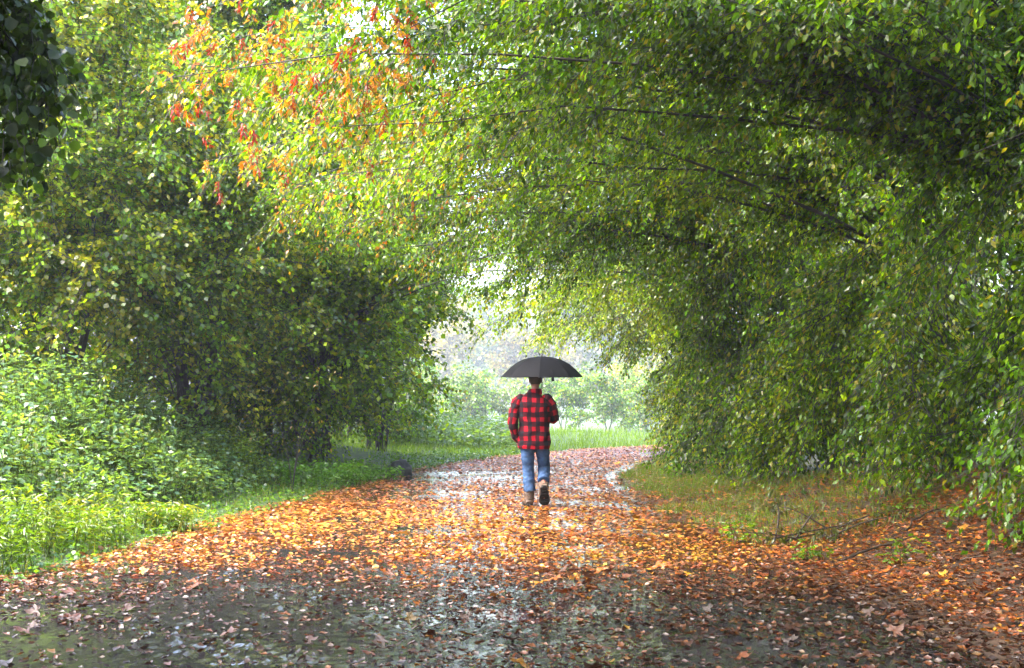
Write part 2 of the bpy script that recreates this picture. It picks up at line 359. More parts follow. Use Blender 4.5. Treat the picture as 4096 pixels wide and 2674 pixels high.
# right-hand hornbeam row: wall beside the verge and a roof of boughs across the path
_wY = np.array([0, 10, 14, 18, 22, 25, 30, 36, 40, 44]); _wX = np.array([5.2, 5.0, 4.75, 4.15, 3.8, 3.45, 3.4, 3.7, 4.6, 6.0])
def xwall(y): return np.interp(y, _wY, _wX)
def zroof(y): return np.interp(y, [0, 8, 12, 20, 28, 34, 40], [5.6, 5.3, 4.85, 4.25, 3.6, 3.15, 3.1])
def hornbeam(ty, label, n_wall, n_roof, seed, n_parts=0, palette=GREEN, reach=-3.6, dx=1.4, extra=None, yellow=.05, roof_y=(-3.2, 2.2), rect=None, low=.08, top=8, upper=0, ux0=1.2, tmpl=OVATE, autumn=0, more=()):
    g = np.random.default_rng(seed)
    tx = float(xwall(ty)) + dx; bz = float(height(tx, ty)); bs = []
    cl = np.stack([ty + g.uniform(-3.0, 3.0, 13), bz * .5 + low + .2 + (4.4 - low) * np.linspace(0, 1, 13) ** 1.25], 1)   # leafy clumps with hollows between
    for _ in range(n_wall):
        y = ty + g.uniform(-3.2, 3.2); z = bz * .5 + low + (4.6 - low) * g.random() ** 1.35
        if g.random() < .72:
            k = cl[int(g.integers(0, 13))]; y = k[0] + g.normal(0, .42); z = max(bz * .5 + low, k[1] + g.normal(0, .32))
        x = float(xwall(y)) - .14 * max(0, z - 1.5) ** 1.5 + abs(g.normal(0, .3)) - .1 + .7 * float(nz(y * 1.0, z * 1.4, 1.1, seed))
        s = np.array([tx - .1, ty + g.uniform(-.2, .2), min(5.2, z + g.uniform(.3, 1.6))]); e = np.array([x, y, z])
        c = (s + e) / 2 + np.array([-.2, 0, g.uniform(.35, .9)]); bs.append((s, c, e))
    for _ in range(n_roof):
        y = ty + g.uniform(*roof_y); x = 3.4 - (3.4 - reach) * g.random() ** 1.05; z = float(zroof(y)) + .22 * x * 0 + g.uniform(-.25, 1.8) - .25 * smooth(-x / 3.0)
        s = np.array([tx - .2, ty, g.uniform(3.0, 5.5)]); e = np.array([x, y, z])
        c = (s + e) / 2 + np.array([0, 0, g.uniform(.7, 1.5)]); bs.append((s, c, e))
    for (x0, x1, y0, y1, z0, z1, k) in more:                    # boughs that sag into the opening
        for _ in range(k):
            s = np.array([tx - .2, ty, g.uniform(3.0, 4.2)]); e = np.array([g.uniform(x0, x1), g.uniform(y0, y1), g.uniform(z0, z1)])
            bs.append((s, (s + e) / 2 + np.array([0, 0, .9]), e))
    for _ in range(top):                                        # outer side and top
        s = np.array([tx, ty, g.uniform(2, 6)]); e = np.array([tx + g.uniform(.5, 2.8), ty + g.uniform(-2.5, 2.5), g.uniform(1.0, 7.0)])
        bs.append((s, (s + e) / 2 + np.array([0, 0, .6]), e))
    stems = [([(tx, ty, bz - .1), (tx - .15, ty + .1, bz + 2.5), (tx - .45, ty - .1, bz + 4.6), (tx - .3, ty, bz + 7)], .15, .04)]
    if seed % 2: stems.append(([(tx + .12, ty + .15, bz - .1), (tx + .35, ty + .4, bz + 2.2), (tx + .2, ty + .9, bz + 5.5)], .10, .03))
    return build_tree("hornbeam_tree", label, (tx, ty, bz), stems, bs, palette, (.083 if ty < 26 else .096, .54), tmpl, 8.8 if ty < 26 else 7, 21 if ty < 26 else 18, n_parts=n_parts, group="hornbeams along the right of the path",
                      seed=seed, extra=extra, yellow=yellow, part_rect=rect, t0=.12, autumn=autumn, upper=(upper, (ux0, ty - 2.6, float(zroof(ty)) + 1.1), (tx + 1.5, ty + 2.6, float(zroof(ty)) + 3.2)))

# seed clusters hanging on the hornbeam over the path
def cluster_mesh(k):
    g = np.random.default_rng(300 + k); n = 16
    a = Acc(); z = -np.linspace(.0, .09, n); ang = g.uniform(0, 2 * math.pi, n)
    P = np.stack([.006 * np.cos(ang), .006 * np.sin(ang), z], 1); A = np.stack([np.cos(ang), np.sin(ang), g.uniform(-1.4, -.3, n)], 1)
    base = np.array([(.34, .13, .02), (.28, .06, .015), (.44, .21, .02), (.28, .03, .02)][k])
    a.leaves(LANCE, P, A, np.tile([0, 0, 1.], (n, 1)) + g.normal(0, .3, (n, 3)), g.uniform(.035, .06, n), .32, base * g.uniform(.6, 1.3, (n, 1)))
    a.tubes(np.array([[(0, 0, .06), (0, 0, 0), (0, 0, -.09)]]), np.array([[.0015, .0015, .001]]), 3)
    return a.mesh("seed_cluster", [M_LEAF, M_BARK])
CL = [cluster_mesh(k) for k in range(4)]
def seeds_extra(rects, nmax):
    def f(root, O, D, SL, g):
        tip = O + D * SL[:, None] * .8; tip[:, 2] -= .1 * SL
        px, py, d = project(tip); ok = np.zeros(len(tip), bool)
        for (x0, y0, x1, y1) in rects: ok |= (px > x0) & (px < x1) & (py > y0) & (py < y1)
        idx = np.nonzero(ok)[0]; g.shuffle(idx); idx = idx[np.argsort(d[idx[:nmax * 3]])][:nmax]
        for i in idx:
            for r in range(2):
                o = link("seed_cluster", CL[int(g.integers(0, 4))], root, Vector(tip[i] + g.normal(0, .07, 3)) - Vector(root.location))
                s = g.uniform(1.0, 1.6); o.scale = (s, s, s); o.rotation_euler = (g.normal(0, .3), g.normal(0, .3), g.uniform(0, 6))
    return f
ORANGE = (180, 0, 420, 190)
hornbeam(5.0, "hornbeam overhanging the start of the path, its leafy boughs above the darkest litter", 14, 24, 1, top=4, tmpl=RHOMB, upper=4500, ux0=-4, reach=-2.5)  # overhead boughs and leaves here and next added unseen to darken the foreground
hornbeam(10.2, "hornbeam with broad drooping boughs over the wet foreground of the path", 30, 26, 2, n_parts=240, upper=4500, ux0=-3.6, reach=-2.0, roof_y=(-3.2, .3))
hornbeam(14.6, "hornbeam beside the dark gap in the hedge at the leaf-covered bank", 62, 50, 3, n_parts=240, tmpl=RHOMB, extra=seeds_extra([ORANGE], 60), rect=(560, 0, 1024, 480), autumn=.2, more=((-2.6, 1.2, 13.0, 16.5, 5.0, 6.4, 14),))
hornbeam(18.8, "hornbeam with bright yellow-green low leaves above the fallen dead branch", 76, 50, 4, palette=GREEN + LIGHTG, tmpl=RHOMB, extra=seeds_extra([ORANGE, (330, 130, 400, 180)], 70), autumn=.2)
hornbeam(23.4, "hornbeam behind the grassy verge with a dark hollow in its leaves", 66, 50, 5, palette=GREEN + DARKG, tmpl=RHOMB, autumn=.12, more=((-3.0, 1.0, 21, 24, 5.2, 7.0, 12),))
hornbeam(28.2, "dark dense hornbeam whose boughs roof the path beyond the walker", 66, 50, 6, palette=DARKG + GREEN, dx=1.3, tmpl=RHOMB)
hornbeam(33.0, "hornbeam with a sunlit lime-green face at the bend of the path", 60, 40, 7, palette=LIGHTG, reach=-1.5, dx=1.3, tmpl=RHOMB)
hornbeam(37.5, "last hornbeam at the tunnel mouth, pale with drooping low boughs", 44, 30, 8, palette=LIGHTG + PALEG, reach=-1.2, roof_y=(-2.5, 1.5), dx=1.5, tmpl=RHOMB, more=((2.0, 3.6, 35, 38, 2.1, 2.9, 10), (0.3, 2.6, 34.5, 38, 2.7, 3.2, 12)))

# ------------------------------------------------------------------ left-hand hazels and other trees
def shrub_tree(name, label, x, y, h, rad, n_b, palette, seed, n_stems=6, leaf=(.088, .9), tmpl=RHOMB, low=.4, bias=.6, group="hazels behind the bramble bank", per_m=7, m=16, yellow=.05, n_parts=0, twigs=True, sag=.35, **kw):
    g = np.random.default_rng(seed); bz = float(height(x, y)); stems = []; tops = []
    for i in range(n_stems):
        a = 2 * math.pi * i / n_stems + g.uniform(-.4, .4); rr = rad * g.uniform(.15, .5); hh = h * g.uniform(.6, .92)
        p = [(x + .18 * math.cos(a), y + .18 * math.sin(a), bz - .1), (x + rr * .45 * math.cos(a), y + rr * .45 * math.sin(a), bz + hh * .45), (x + rr * math.cos(a), y + rr * math.sin(a), bz + hh)]
        stems.append((p, g.uniform(.04, .075) * (h / 8) ** .5, .02)); tops.append(np.array(p))
    bs = []
    for _ in range(n_b):
        st = tops[int(g.integers(0, n_stems))]; f = g.uniform(.2, 1.9); i = int(f); s = st[i] + (st[min(i + 1, 2)] - st[i]) * (f - i)
        th = g.uniform(0, 2 * math.pi)
        if g.random() < bias: th = -math.pi / 2 + g.normal(0, .75)       # more boughs reach for the light over the path side
        ze = low + (h - low) * g.random() ** .8; prof = math.sqrt(max(.05, 1 - ((ze - h * .5) / (h * .58)) ** 2))
        r = rad * prof * g.uniform(.75, 1.1); e = np.array([x + r * math.cos(th), y + r * math.sin(th), bz + ze])
        s = s.copy(); s[2] = min(s[2], e[2] + .6) ; s[2] = max(s[2], bz + .3)
        bs.append((s, (s + e) / 2 + np.array([0, 0, sag * np.linalg.norm(e - s) * .6]), e))
    return build_tree(name, label, (x, y, bz), stems, bs, palette, leaf, tmpl, per_m, m, spray=(.35, .9), droop=.35, hang=.6, flat=.6, t0=.35, thin_back=True, seed=seed, group=group, yellow=yellow, n_parts=n_parts, twigs=twigs, **kw)

shrub_tree("hazel_tree", "many-stemmed hazel rising behind the bramble bank, broad yellow-green leaves", -6.9, 23.0, 7.6, 2.8, 150, HAZEL, 21, low=.5, yellow=.10)
shrub_tree("hazel_tree", "hazel with black bare lower stems in the shade behind the brambles", -5.3, 25.0, 6.4, 2.3, 125, HAZEL, 22, low=.7, yellow=.06)
shrub_tree("hazel_tree", "pale hazel with thin grey twigs at the outer end of the bank", -9.6, 22.5, 6.6, 2.4, 90, HAZEL + PALEG, 23, low=.8)
shrub_tree("hazel_tree", "tall yellowing hazel standing behind the other hazels", -8.6, 29.0, 10.5, 3.2, 110, HAZEL + [(.26, .27, .03)], 24, low=3.2, leaf=(.125, .9), tmpl=RHOMB, yellow=.12, twigs=False)
shrub_tree("hazel_tree", "tall hazel with two dark leaning stems high in its crown", -5.2, 31.0, 10.5, 2.9, 110, HAZEL, 25, low=2.6, leaf=(.125, .9), tmpl=RHOMB, twigs=False)
shrub_tree("hazel_tree", "tallest misty pale-leaved hazel farthest behind the bank", -12.3, 33.0, 12.0, 3.8, 100, HAZEL + PALEG, 26, low=3.0, leaf=(.15, .9), tmpl=RHOMB, twigs=False)
fm = shrub_tree("field_maple", "dark-trunked field maple leaning over the left path edge", -3.6, 27.6, 5.2, 2.2, 95, GREEN + LIGHTG, 27, n_stems=4, low=.9, leaf=(.10, .85), tmpl=RHOMB, per_m=6, group="left edge trees", yellow=.03)
shrub_tree("field_maple", "field maple with low boughs drooping beside the bright opening", -3.05, 33.8, 5.0, 2.1, 85, GREEN + LIGHTG, 28, n_stems=4, low=.8, leaf=(.10, .85), tmpl=RHOMB, group="left edge trees")
_g = np.random.default_rng(91)
for _e in [(-1.0, 26.4, 3.75), (-1.25, 26.6, 3.95), (-1.5, 26.3, 3.45), (-1.8, 26.5, 3.7), (-.8, 26.5, 3.55)]:   # bare dark boughs reaching towards the opening
    _K = bez(np.array([-3.3, 27.3, 2.3]), np.array([-2.6, 26.7, 3.2]), np.array(_e), np.linspace(0, 1, 9)); _K[2:] += _g.normal(0, .04, (7, 3))
    _a = Acc(); _a.tubes((_K - np.array(fm.location))[None], np.linspace(.035, .006, 9)[None], 6, mat=0); link("branch", _a.mesh("branch", [M_BARK], True), fm)
shrub_tree("elder_bush", "dense dark-green bush filling the foot of the left hedge", -3.9, 30.4, 2.7, 1.5, 80, GREEN + LIGHTG, 29, n_stems=6, low=.1, leaf=(.09, .6), tmpl=RHOMB, group="left edge bushes", cat="bush")
shrub_tree("elder_bush", "rounded grey-green bush at the mouth of the tunnel", -3.3, 37.5, 1.7, 1.2, 70, GREEN + PALEG, 30, n_stems=6, low=.1, leaf=(.09, .6), tmpl=RHOMB, group="left edge bushes", cat="bush")
shrub_tree("elder_bush", "spreading leafy bush below the leaning field maple", -4.6, 27.2, 2.2, 1.5, 80, GREEN, 33, n_stems=6, low=.1, leaf=(.085, .6), tmpl=RHOMB, group="left edge bushes", cat="bush")
shrub_tree("lime_tree", "tall sunlit tree closing the gap above the left hedge", -4.6, 41.0, 10.5, 3.2, 95, LIGHTG + PALEG, 31, n_stems=3, low=2.2, leaf=(.24, .85), m=11, tmpl=RHOMB, group="trees beyond the hedge", twigs=False, per_m=4, branch_min=99)
shrub_tree("lime_tree", "broad misty tree behind the tall hazels", -12, 45.0, 14.0, 4.6, 110, PALEG + LIGHTG, 32, n_stems=3, low=4, leaf=(.30, .85), m=11, tmpl=RHOMB, group="trees beyond the hedge", twigs=False, per_m=4, branch_min=99)
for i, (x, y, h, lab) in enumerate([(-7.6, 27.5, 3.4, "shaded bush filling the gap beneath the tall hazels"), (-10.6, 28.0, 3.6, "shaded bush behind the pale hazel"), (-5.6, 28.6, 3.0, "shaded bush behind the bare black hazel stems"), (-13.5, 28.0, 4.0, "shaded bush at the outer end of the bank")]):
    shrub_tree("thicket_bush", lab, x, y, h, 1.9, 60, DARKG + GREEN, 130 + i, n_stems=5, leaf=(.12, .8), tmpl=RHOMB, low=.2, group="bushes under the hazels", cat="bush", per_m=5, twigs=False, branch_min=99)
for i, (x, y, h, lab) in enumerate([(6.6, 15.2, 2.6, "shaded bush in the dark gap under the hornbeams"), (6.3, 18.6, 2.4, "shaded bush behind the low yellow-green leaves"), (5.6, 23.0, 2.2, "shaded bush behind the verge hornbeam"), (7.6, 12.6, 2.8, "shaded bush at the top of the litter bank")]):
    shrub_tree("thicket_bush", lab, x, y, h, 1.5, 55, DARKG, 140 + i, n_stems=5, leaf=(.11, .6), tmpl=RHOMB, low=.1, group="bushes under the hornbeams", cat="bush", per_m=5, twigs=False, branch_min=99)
# near hazel whose branch hangs into the frame
def near_hazel():
    g = np.random.default_rng(40); x, y = -5.6, 8.6; bz = float(height(x, y)); bs = []
    for _ in range(46):
        s = np.array([x, y, g.uniform(3.0, 5.5)]); e = np.array([g.uniform(-4.6, -2.95), g.uniform(7.6, 10.4), g.uniform(3.4, 5.4)])
        bs.append((s, (s + e) / 2 + np.array([0, 0, .8]), e))
    for _ in range(34):  # unseen boughs added to keep the hanging branch in shade
        s = np.array([x, y, g.uniform(3.5, 6)]); e = np.array([g.uniform(-7, -3.5), g.uniform(4.0, 8.0), g.uniform(4.6, 6.5)])
        bs.append((s, (s + e) / 2 + np.array([0, 0, .8]), e))
    for e in [(-2.9, 9.4, 3.35), (-3.05, 9.3, 3.1), (-3.2, 9.5, 3.0)]:
        s = np.array([x + .4, y, 5.0]); bs.append((s, np.array([e[0] - .05, e[1], 4.9]), np.array(e)))
    for _ in range(28):  # unseen overhead boughs added to shade the path's start
        s = np.array([x, y, g.uniform(4.5, 6)]); e = np.array([g.uniform(-6, -.5), g.uniform(5.5, 11.5), g.uniform(5.9, 7.2)])
        bs.append((s, (s + e) / 2 + np.array([0, 0, .8]), e))
    st = [([(x, y, bz - .1), (x + .2, y, 3), (x + .1, y + .2, 6)], .12, .04), ([(x - .2, y + .2, bz - .1), (x - .5, y + .6, 3), (x - .6, y + .8, 6)], .09, .03)]
    build_tree("hazel_tree", "shaded near hazel whose dark branch of round leaves hangs over the path's start", (x, y, bz), st, bs, [(.028, .055, .008), (.036, .068, .008), (.05, .09, .009)], (.078, .92), ROUND4, 8, 15, spray=(.25, .6), hang=.7,  # palette darkened: backlit silhouette put into the leaf colour
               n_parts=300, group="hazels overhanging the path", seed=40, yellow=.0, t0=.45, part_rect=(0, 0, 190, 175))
near_hazel()

# far hazy trees
FAR = [(3.7, 58.1, 2.3, 2.0, GREEN + PALEG, "low hazy green bush at the meadow edge between two paler bushes"), (5.3, 58.6, 2.6, 2.0, PALEG, "low hazy pale bush where the meadow meets the hedge"), (-2.2, 58.2, 2.6, 2.2, GREEN + PALEG, "low hazy green bush at the meadow edge beside the left hedge"), (-1.2, 58.5, 2.2, 2.2, PALEG, "low hazy grey-green bush at the meadow edge behind the walker"), (5.2, 60, 3.0, 2.4, PALEG + YELL, "low hazy yellowing bush at the meadow edge right of the walker"), (-3.5, 70, 9.5, 3.6, YELL, "hazy golden-yellow tree across the far meadow"), (1.0, 64, 6.2, 3.2, [(.13, .10, .06), (.11, .11, .06)], "hazy russet-brown tree low across the meadow"),
       (3.5, 74, 12, 4.2, PALEG, "tall hazy grey-green tree above the umbrella across the meadow"), (5.8, 63, 5.2, 3.0, PALEG + YELL, "hazy yellow-green bush on the far meadow edge beside the russet tree"), (8.6, 68, 8.0, 3.4, PALEG, "hazy round green tree right of the far meadow"),
       (-1.5, 84, 13, 5.0, PALEG, "palest tall tree farthest behind the golden tree"),
       (9, 86, 13, 5.0, PALEG, "palest tall tree farthest behind the round green tree"), (2.0, 58.5, 2.6, 2.4, DARKG + GREEN, "low hazy dark bush at the meadow's far edge"), (-4.5, 59, 3.0, 2.4, GREEN, "low hazy green bush at the meadow's far left edge"), (7.8, 58, 2.4, 2.2, GREEN + YELL, "low hazy bush near the bend at the meadow's edge")]
for i, (x, y, h, r, pal, lab) in enumerate(FAR):
    low_bush = h < 4; yn = 125 + (y - 58) * 8 if low_bush else 262 + (y - 58) * 4.4
    x, h, r = x / y * yn, (h * 2.2 if low_bush else min(h * 2.5, 30)), r * (2.1 if low_bush else 3.1); y = yn
    shrub_tree("broadleaf_tree" if not low_bush else "meadow_bush", lab, x, y, h, r, int(34 + h * 4), pal, 60 + i, n_stems=3, leaf=(.24 if low_bush else .85, .8), tmpl=RHOMB, low=.2, group="hazy trees across the meadow", twigs=False, per_m=2.6 if low_bush else 1.3, m=11 if low_bush else 5, branch_min=99, cat="tree" if not low_bush else "bush", spread=1.1)
# right-hand trees behind the hornbeams close the wall
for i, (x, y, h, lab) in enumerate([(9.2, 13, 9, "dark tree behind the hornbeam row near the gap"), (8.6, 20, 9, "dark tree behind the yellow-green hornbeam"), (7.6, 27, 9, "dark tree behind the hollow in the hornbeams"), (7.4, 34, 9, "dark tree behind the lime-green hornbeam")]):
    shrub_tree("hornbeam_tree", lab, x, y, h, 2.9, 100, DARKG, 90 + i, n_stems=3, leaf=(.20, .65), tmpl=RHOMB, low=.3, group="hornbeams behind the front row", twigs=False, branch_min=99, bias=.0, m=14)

# unseen trees added behind the viewpoint to keep light off the foreground
for i, (x, y, h, lab) in enumerate([(-5.6, 1.5, 8, "unseen hazel added beside the start of the path to shade the foreground"), (-5.8, -4.5, 8.5, "unseen hazel added farther back to block light from behind"), (5.4, -1.5, 8, "hornbeam at the back of the avenue beyond the path's start")]):
    shrub_tree("hazel_tree" if x < 0 else "hornbeam_tree", lab, x, y, h, 4.2, 80, DARKG, 160 + i, n_stems=4, leaf=(.20, .7), tmpl=RHOMB, low=1.0, group="unseen trees added to shade the foreground", twigs=False, branch_min=99, bias=.0, per_m=4, m=12)

# ------------------------------------------------------------------ undergrowth
def scatter(n, x0, x1, y0, y1, dens, g):
    x = g.uniform(x0, x1, n); y = g.uniform(y0, y1, n); k = g.random(n) < dens(x, y); return x[k], y[k]

def undergrowth(name, x, y, hmin, hmax, palette, leaf, per, g, tmpl=OVATE, wid=.6, flat=1.0, tall=None, hang=.1, kind="stuff", root=None, label=None, cat=None, group=None, spreadr=.13, stem=True):
    n = len(x); z = height(x, y); H = g.uniform(hmin, hmax, n)
    if tall is not None: H = H * tall(x, y)
    lean = g.normal(0, .16, (n, 2))
    acc = Acc()
    base = np.array(root) if root is not None else np.zeros(3)
    B = np.stack([x, y, z - .03], 1); T = B + np.concatenate([lean * H[:, None], H[:, None]], 1)
    if stem:
        K = np.stack([B, T], 1); acc.tubes(K - base, np.stack([np.full(n, .005), np.full(n, .002)], 1), 3, (.05, .07, .02), 0)
    f = 1 - .75 * g.random((n, per)) ** 1.6
    P = B[:, None] + (T - B)[:, None] * f[..., None]
    ang = g.uniform(0, 2 * math.pi, (n, per)); out = np.stack([np.cos(ang), np.sin(ang), np.zeros_like(ang)], -1)
    P = P + out * (spreadr * g.uniform(.1, 1, (n, per)))[..., None]
    A = out + np.array([0, 0, -1.]) * hang + g.normal(0, .3, (n, per, 3)); Nn = np.array([0, 0, 1.]) * flat + g.normal(0, .42, (n, per, 3))
    pal = np.asarray(palette, float); C = pal[g.integers(0, len(pal), n)][:, None] * g.uniform(.65, 1.35, (n, per, 1)) * g.uniform(.8, 1.2, (n, 1, 1))
    S = leaf * g.uniform(.55, 1.25, (n, per))
    acc.leaves(tmpl, P.reshape(-1, 3) - base, A.reshape(-1, 3), Nn.reshape(-1, 3), S.ravel(), wid, C.reshape(-1, 3))
    return acc.mesh(name, [M_LEAF])
g = np.random.default_rng(5)
NET = [(.105, .195, .09), (.13, .22, .10), (.09, .175, .10), (.14, .22, .06)]
# bramble and nettle mass on the left bank
x, y = scatter(9500, -10, -2.6, 12, 27, lambda x, y: ((xl(y) - x) > 1.0 + .25 * nz(x, y, 2.0)) * smooth((xl(y) - x - .6) / 1.2) * (1 - .75 * smooth((y - 22) / 3)), g)
tall = lambda x, y: (.35 + .65 * smooth((xl(y) - x - .8) / 2.2)) * (.85 + .3 * nz(x, y, .9, 2)) * (1 - .35 * smooth((y - 20) / 5))
tag(link("brambles", undergrowth("brambles", x, y, .95, 1.75, NET, .083, 12, g, tall=tall, tmpl=RHOMB)), "dense pale green brambles and nettles covering the left bank", "brambles", kind="stuff")
x, y = scatter(900, -10, -3.4, 12.5, 24, lambda x, y: ((xl(y) - x) > 1.3) * .6, g)
tag(link("nettle_stalks", undergrowth("nettle_stalks", x, y, 1.1, 2.0, [(.10, .19, .04), (.07, .14, .05), (.15, .17, .05)], .105, 14, g, tall=tall, tmpl=LANCE, wid=.42, hang=.5, spreadr=.10)), "taller nettle stalks standing out of the brambles", "nettles", kind="stuff")
# low ground cover along the left edge
x, y = scatter(9000, -7, 2.0, 12, 38, lambda x, y: ((xl(y) - x) > -.05 + .12 * nz(x, y, 3.0)) * ((xl(y) - x) < 1.7), g)
tag(link("ground_ivy", undergrowth("ground_ivy", x, y, .05, .20, [(.06, .13, .03), (.08, .16, .02), (.05, .115, .04)], .055, 7, g, RHOMB, .9, spreadr=.10, stem=False)), "low bluish green ground ivy fringing the left path edge", "ground cover", kind="stuff")

def grass(name, label, x, y, h0, h1, g, palette, w=.008):
    n = len(x); z = height(x, y); B = np.stack([x, y, z - .01], 1); H = g.uniform(h0, h1, n)
    A = np.stack([g.normal(0, .35, n), g.normal(0, .35, n), np.ones(n)], 1); Nn = g.normal(0, 1, (n, 3))
    pal = np.asarray(palette); C = pal[g.integers(0, len(pal), n)] * g.uniform(.7, 1.3, (n, 1))
    a = Acc(); a.leaves(([(-.5, 0, 0), (.5, 0, 0), (.25, .6, .03), (0, 1, .18), (-.3, .6, .03)], [(0, 1, 2, 4), (4, 2, 3)]), B, A, Nn, H, w / H * 1.0, C)
    tag(link(name, a.mesh(name, [M_LEAF])), label, "grass", kind="stuff")
GR = [(.13, .22, .03), (.16, .24, .03), (.10, .18, .03), (.20, .23, .05)]
def dverge(x, y):
    d = x - xr(y); c = nz(x, y, 1.3, 1)
    return ((d > .1) & (x < xwall(y) + .6)) * smooth((y - 14.2) / 2.5) * smooth((d - .2 + .6 * c) / .5) * np.clip(.8 + .7 * c, .08, 1)
x, y = scatter(80000, 1.2, 6, 14, 40, dverge, g); grass("grass_verge", "thin pale grass on the right verge among fallen leaves", x, y, .05, .16, g, GR + [(.16, .14, .06)])
x, y = scatter(30000, -5, 12, 31, 47, lambda x, y: ((x < xl(y) - .05) | (x > xr(y) + .2)) * smooth((y - 31) / 4), g); grass("meadow_grass", "bright green meadow grass beyond the tunnel mouth", x, y, .08, .3, g, [(.11, .19, .03), (.14, .22, .03), (.10, .17, .04)], .016)
x, y = scatter(9000, -9, 0, 12, 30, lambda x, y: ((xl(y) - x) > 0) * ((xl(y) - x) < 1.6), g); grass("grass_fringe", "yellow-green grass blades between path and brambles", x, y, .08, .3, g, [(.14, .19, .03), (.10, .17, .03), (.2, .2, .04)])
# tall weeds by the meadow
x, y = scatter(500, -3.2, .6, 37, 44, lambda x, y: (x < xl(y) - .5) * .8, g)
tag(link("nettles", undergrowth("nettles", x, y, .35, .8, [(.08, .15, .05), (.10, .17, .05)], .12, 16, g, tmpl=RHOMB, spreadr=.2)), "bluish green nettle patch on the meadow left of the walker", "nettles", kind="stuff")

# individual plants
def plant(name, label, cx, cy, n, rad, h0, h1, palette, leaf, per, seed, cat="plant", group=None, tmpl=OVATE, wid=.5, flat=.8, spreadr=.12, hang=.2):
    g = np.random.default_rng(seed); r = rad * np.sqrt(g.random(n)); a = g.uniform(0, 2 * math.pi, n); x = cx + r * np.cos(a); y = cy + r * np.sin(a)
    z = float(height(cx, cy)); o = link(name, undergrowth(name, x, y, h0, h1, palette, leaf, per, g, tmpl, wid, flat, root=(cx, cy, z), spreadr=spreadr, hang=hang), loc=(cx, cy, z))
    return tag(o, label, cat, group)
YG = [(.09, .17, .015), (.12, .185, .015), (.07, .14, .015), (.14, .18, .02)]
for i, (cx, cy, rad, h, lab) in enumerate([(-4.55, 12.9, .45, .62, "dark green leafy willowherb clump at the near corner of the path edge"), (-4.75, 13.9, .5, .7, "tall willowherb clump with yellowing tops beside the brambles"),
                                  (-4.15, 14.6, .4, .5, "bushy lime-green willowherb clump overhanging the wet path"), (-4.35, 15.7, .45, .55, "golden-yellow willowherb clump before the nettles"), (-3.9, 16.6, .35, .4, "small yellow willowherb clump at the orange leaf edge")]):
    pal = YG if i else [(.07, .14, .015), (.10, .17, .015)]
    if i >= 3: pal = YG + [(.18, .20, .03)]
    plant("willowherb", lab, cx, cy, 46, rad, h * .5, h, pal, .085, 26, 400 + i, group="willowherb clumps on the left edge", tmpl=LANCE, wid=.28, spreadr=.10)
plant("ground_elder", "bright green ground elder bush at the left path edge", -3.15, 24.2, 130, .75, .2, .48, [(.07, .17, .02), (.09, .20, .02)], .075, 16, 410, group="ground elder at the left edge")
plant("ground_elder", "smaller bright ground elder beside the dark boulder", -2.45, 25.8, 60, .45, .12, .32, [(.08, .19, .02), (.10, .21, .03)], .07, 14, 411, group="ground elder at the left edge")
plant("bramble_bush", "lit yellow-green bramble at the shaded foot of the bank", -4.3, 23.2, 60, .6, .4, .95, [(.11, .19, .015), (.13, .2, .02)], .07, 20, 412, group="brambles at the foot of the bank")
for i, (cx, cy, lab) in enumerate([(2.55, 16.6, "leafy green weed between path and verge grass"), (2.35, 15.4, "low trailing weed among orange leaves"), (4.15, 15.6, "pale seedling weed on the litter bank"), (3.5, 13.2, "small upright green seedling in the brown litter"), (4.35, 14.3, "weed with bright leaves beneath the hedge"), (2.7, 13.8, "single green dock leaf tuft by the thick stick")]):
    plant("weed", lab, cx, cy, 9, .22, .06, .24, [(.10, .19, .02), (.13, .2, .02)], .07, 9, 420 + i, group="weeds on the right verge", spreadr=.09)
# thin bare sapling at the left edge
def sapling():
    x, y = -3.3, 22.6; bz = float(height(x, y)); root = tag(empty("sapling", (x, y, bz)), "thin bare sapling with arching twigs at the foot of the bank", "sapling")
    g = np.random.default_rng(77)
    for i in range(4):
        e = np.array([g.uniform(-.9, .7), g.uniform(-.3, .5), g.uniform(.8, 2.0)]); t = np.linspace(0, 1, 7)
        K = bez(np.zeros(3), np.array([e[0] * .2, 0, e[2] * .8]), e, t); a = Acc(); a.tubes(K[None], np.linspace(.007, .0025, 7)[None], 5, mat=0); link("stem", a.mesh("stem", [M_BARK], True), root)
    n = 130; P = np.stack([g.uniform(-.8, .7, n), g.uniform(-.3, .4, n), g.uniform(.5, 2.0, n)], 1); a = Acc()
    a.leaves(OVATE, P, g.normal(0, 1, (n, 3)) - [0, 0, .8], g.normal(0, 1, (n, 3)), .06, .5, np.array(DARKG + YELL)[g.integers(0, 6, n)]); tag(link("foliage", a.mesh("foliage", [M_LEAF]), root), kind="stuff")
sapling()

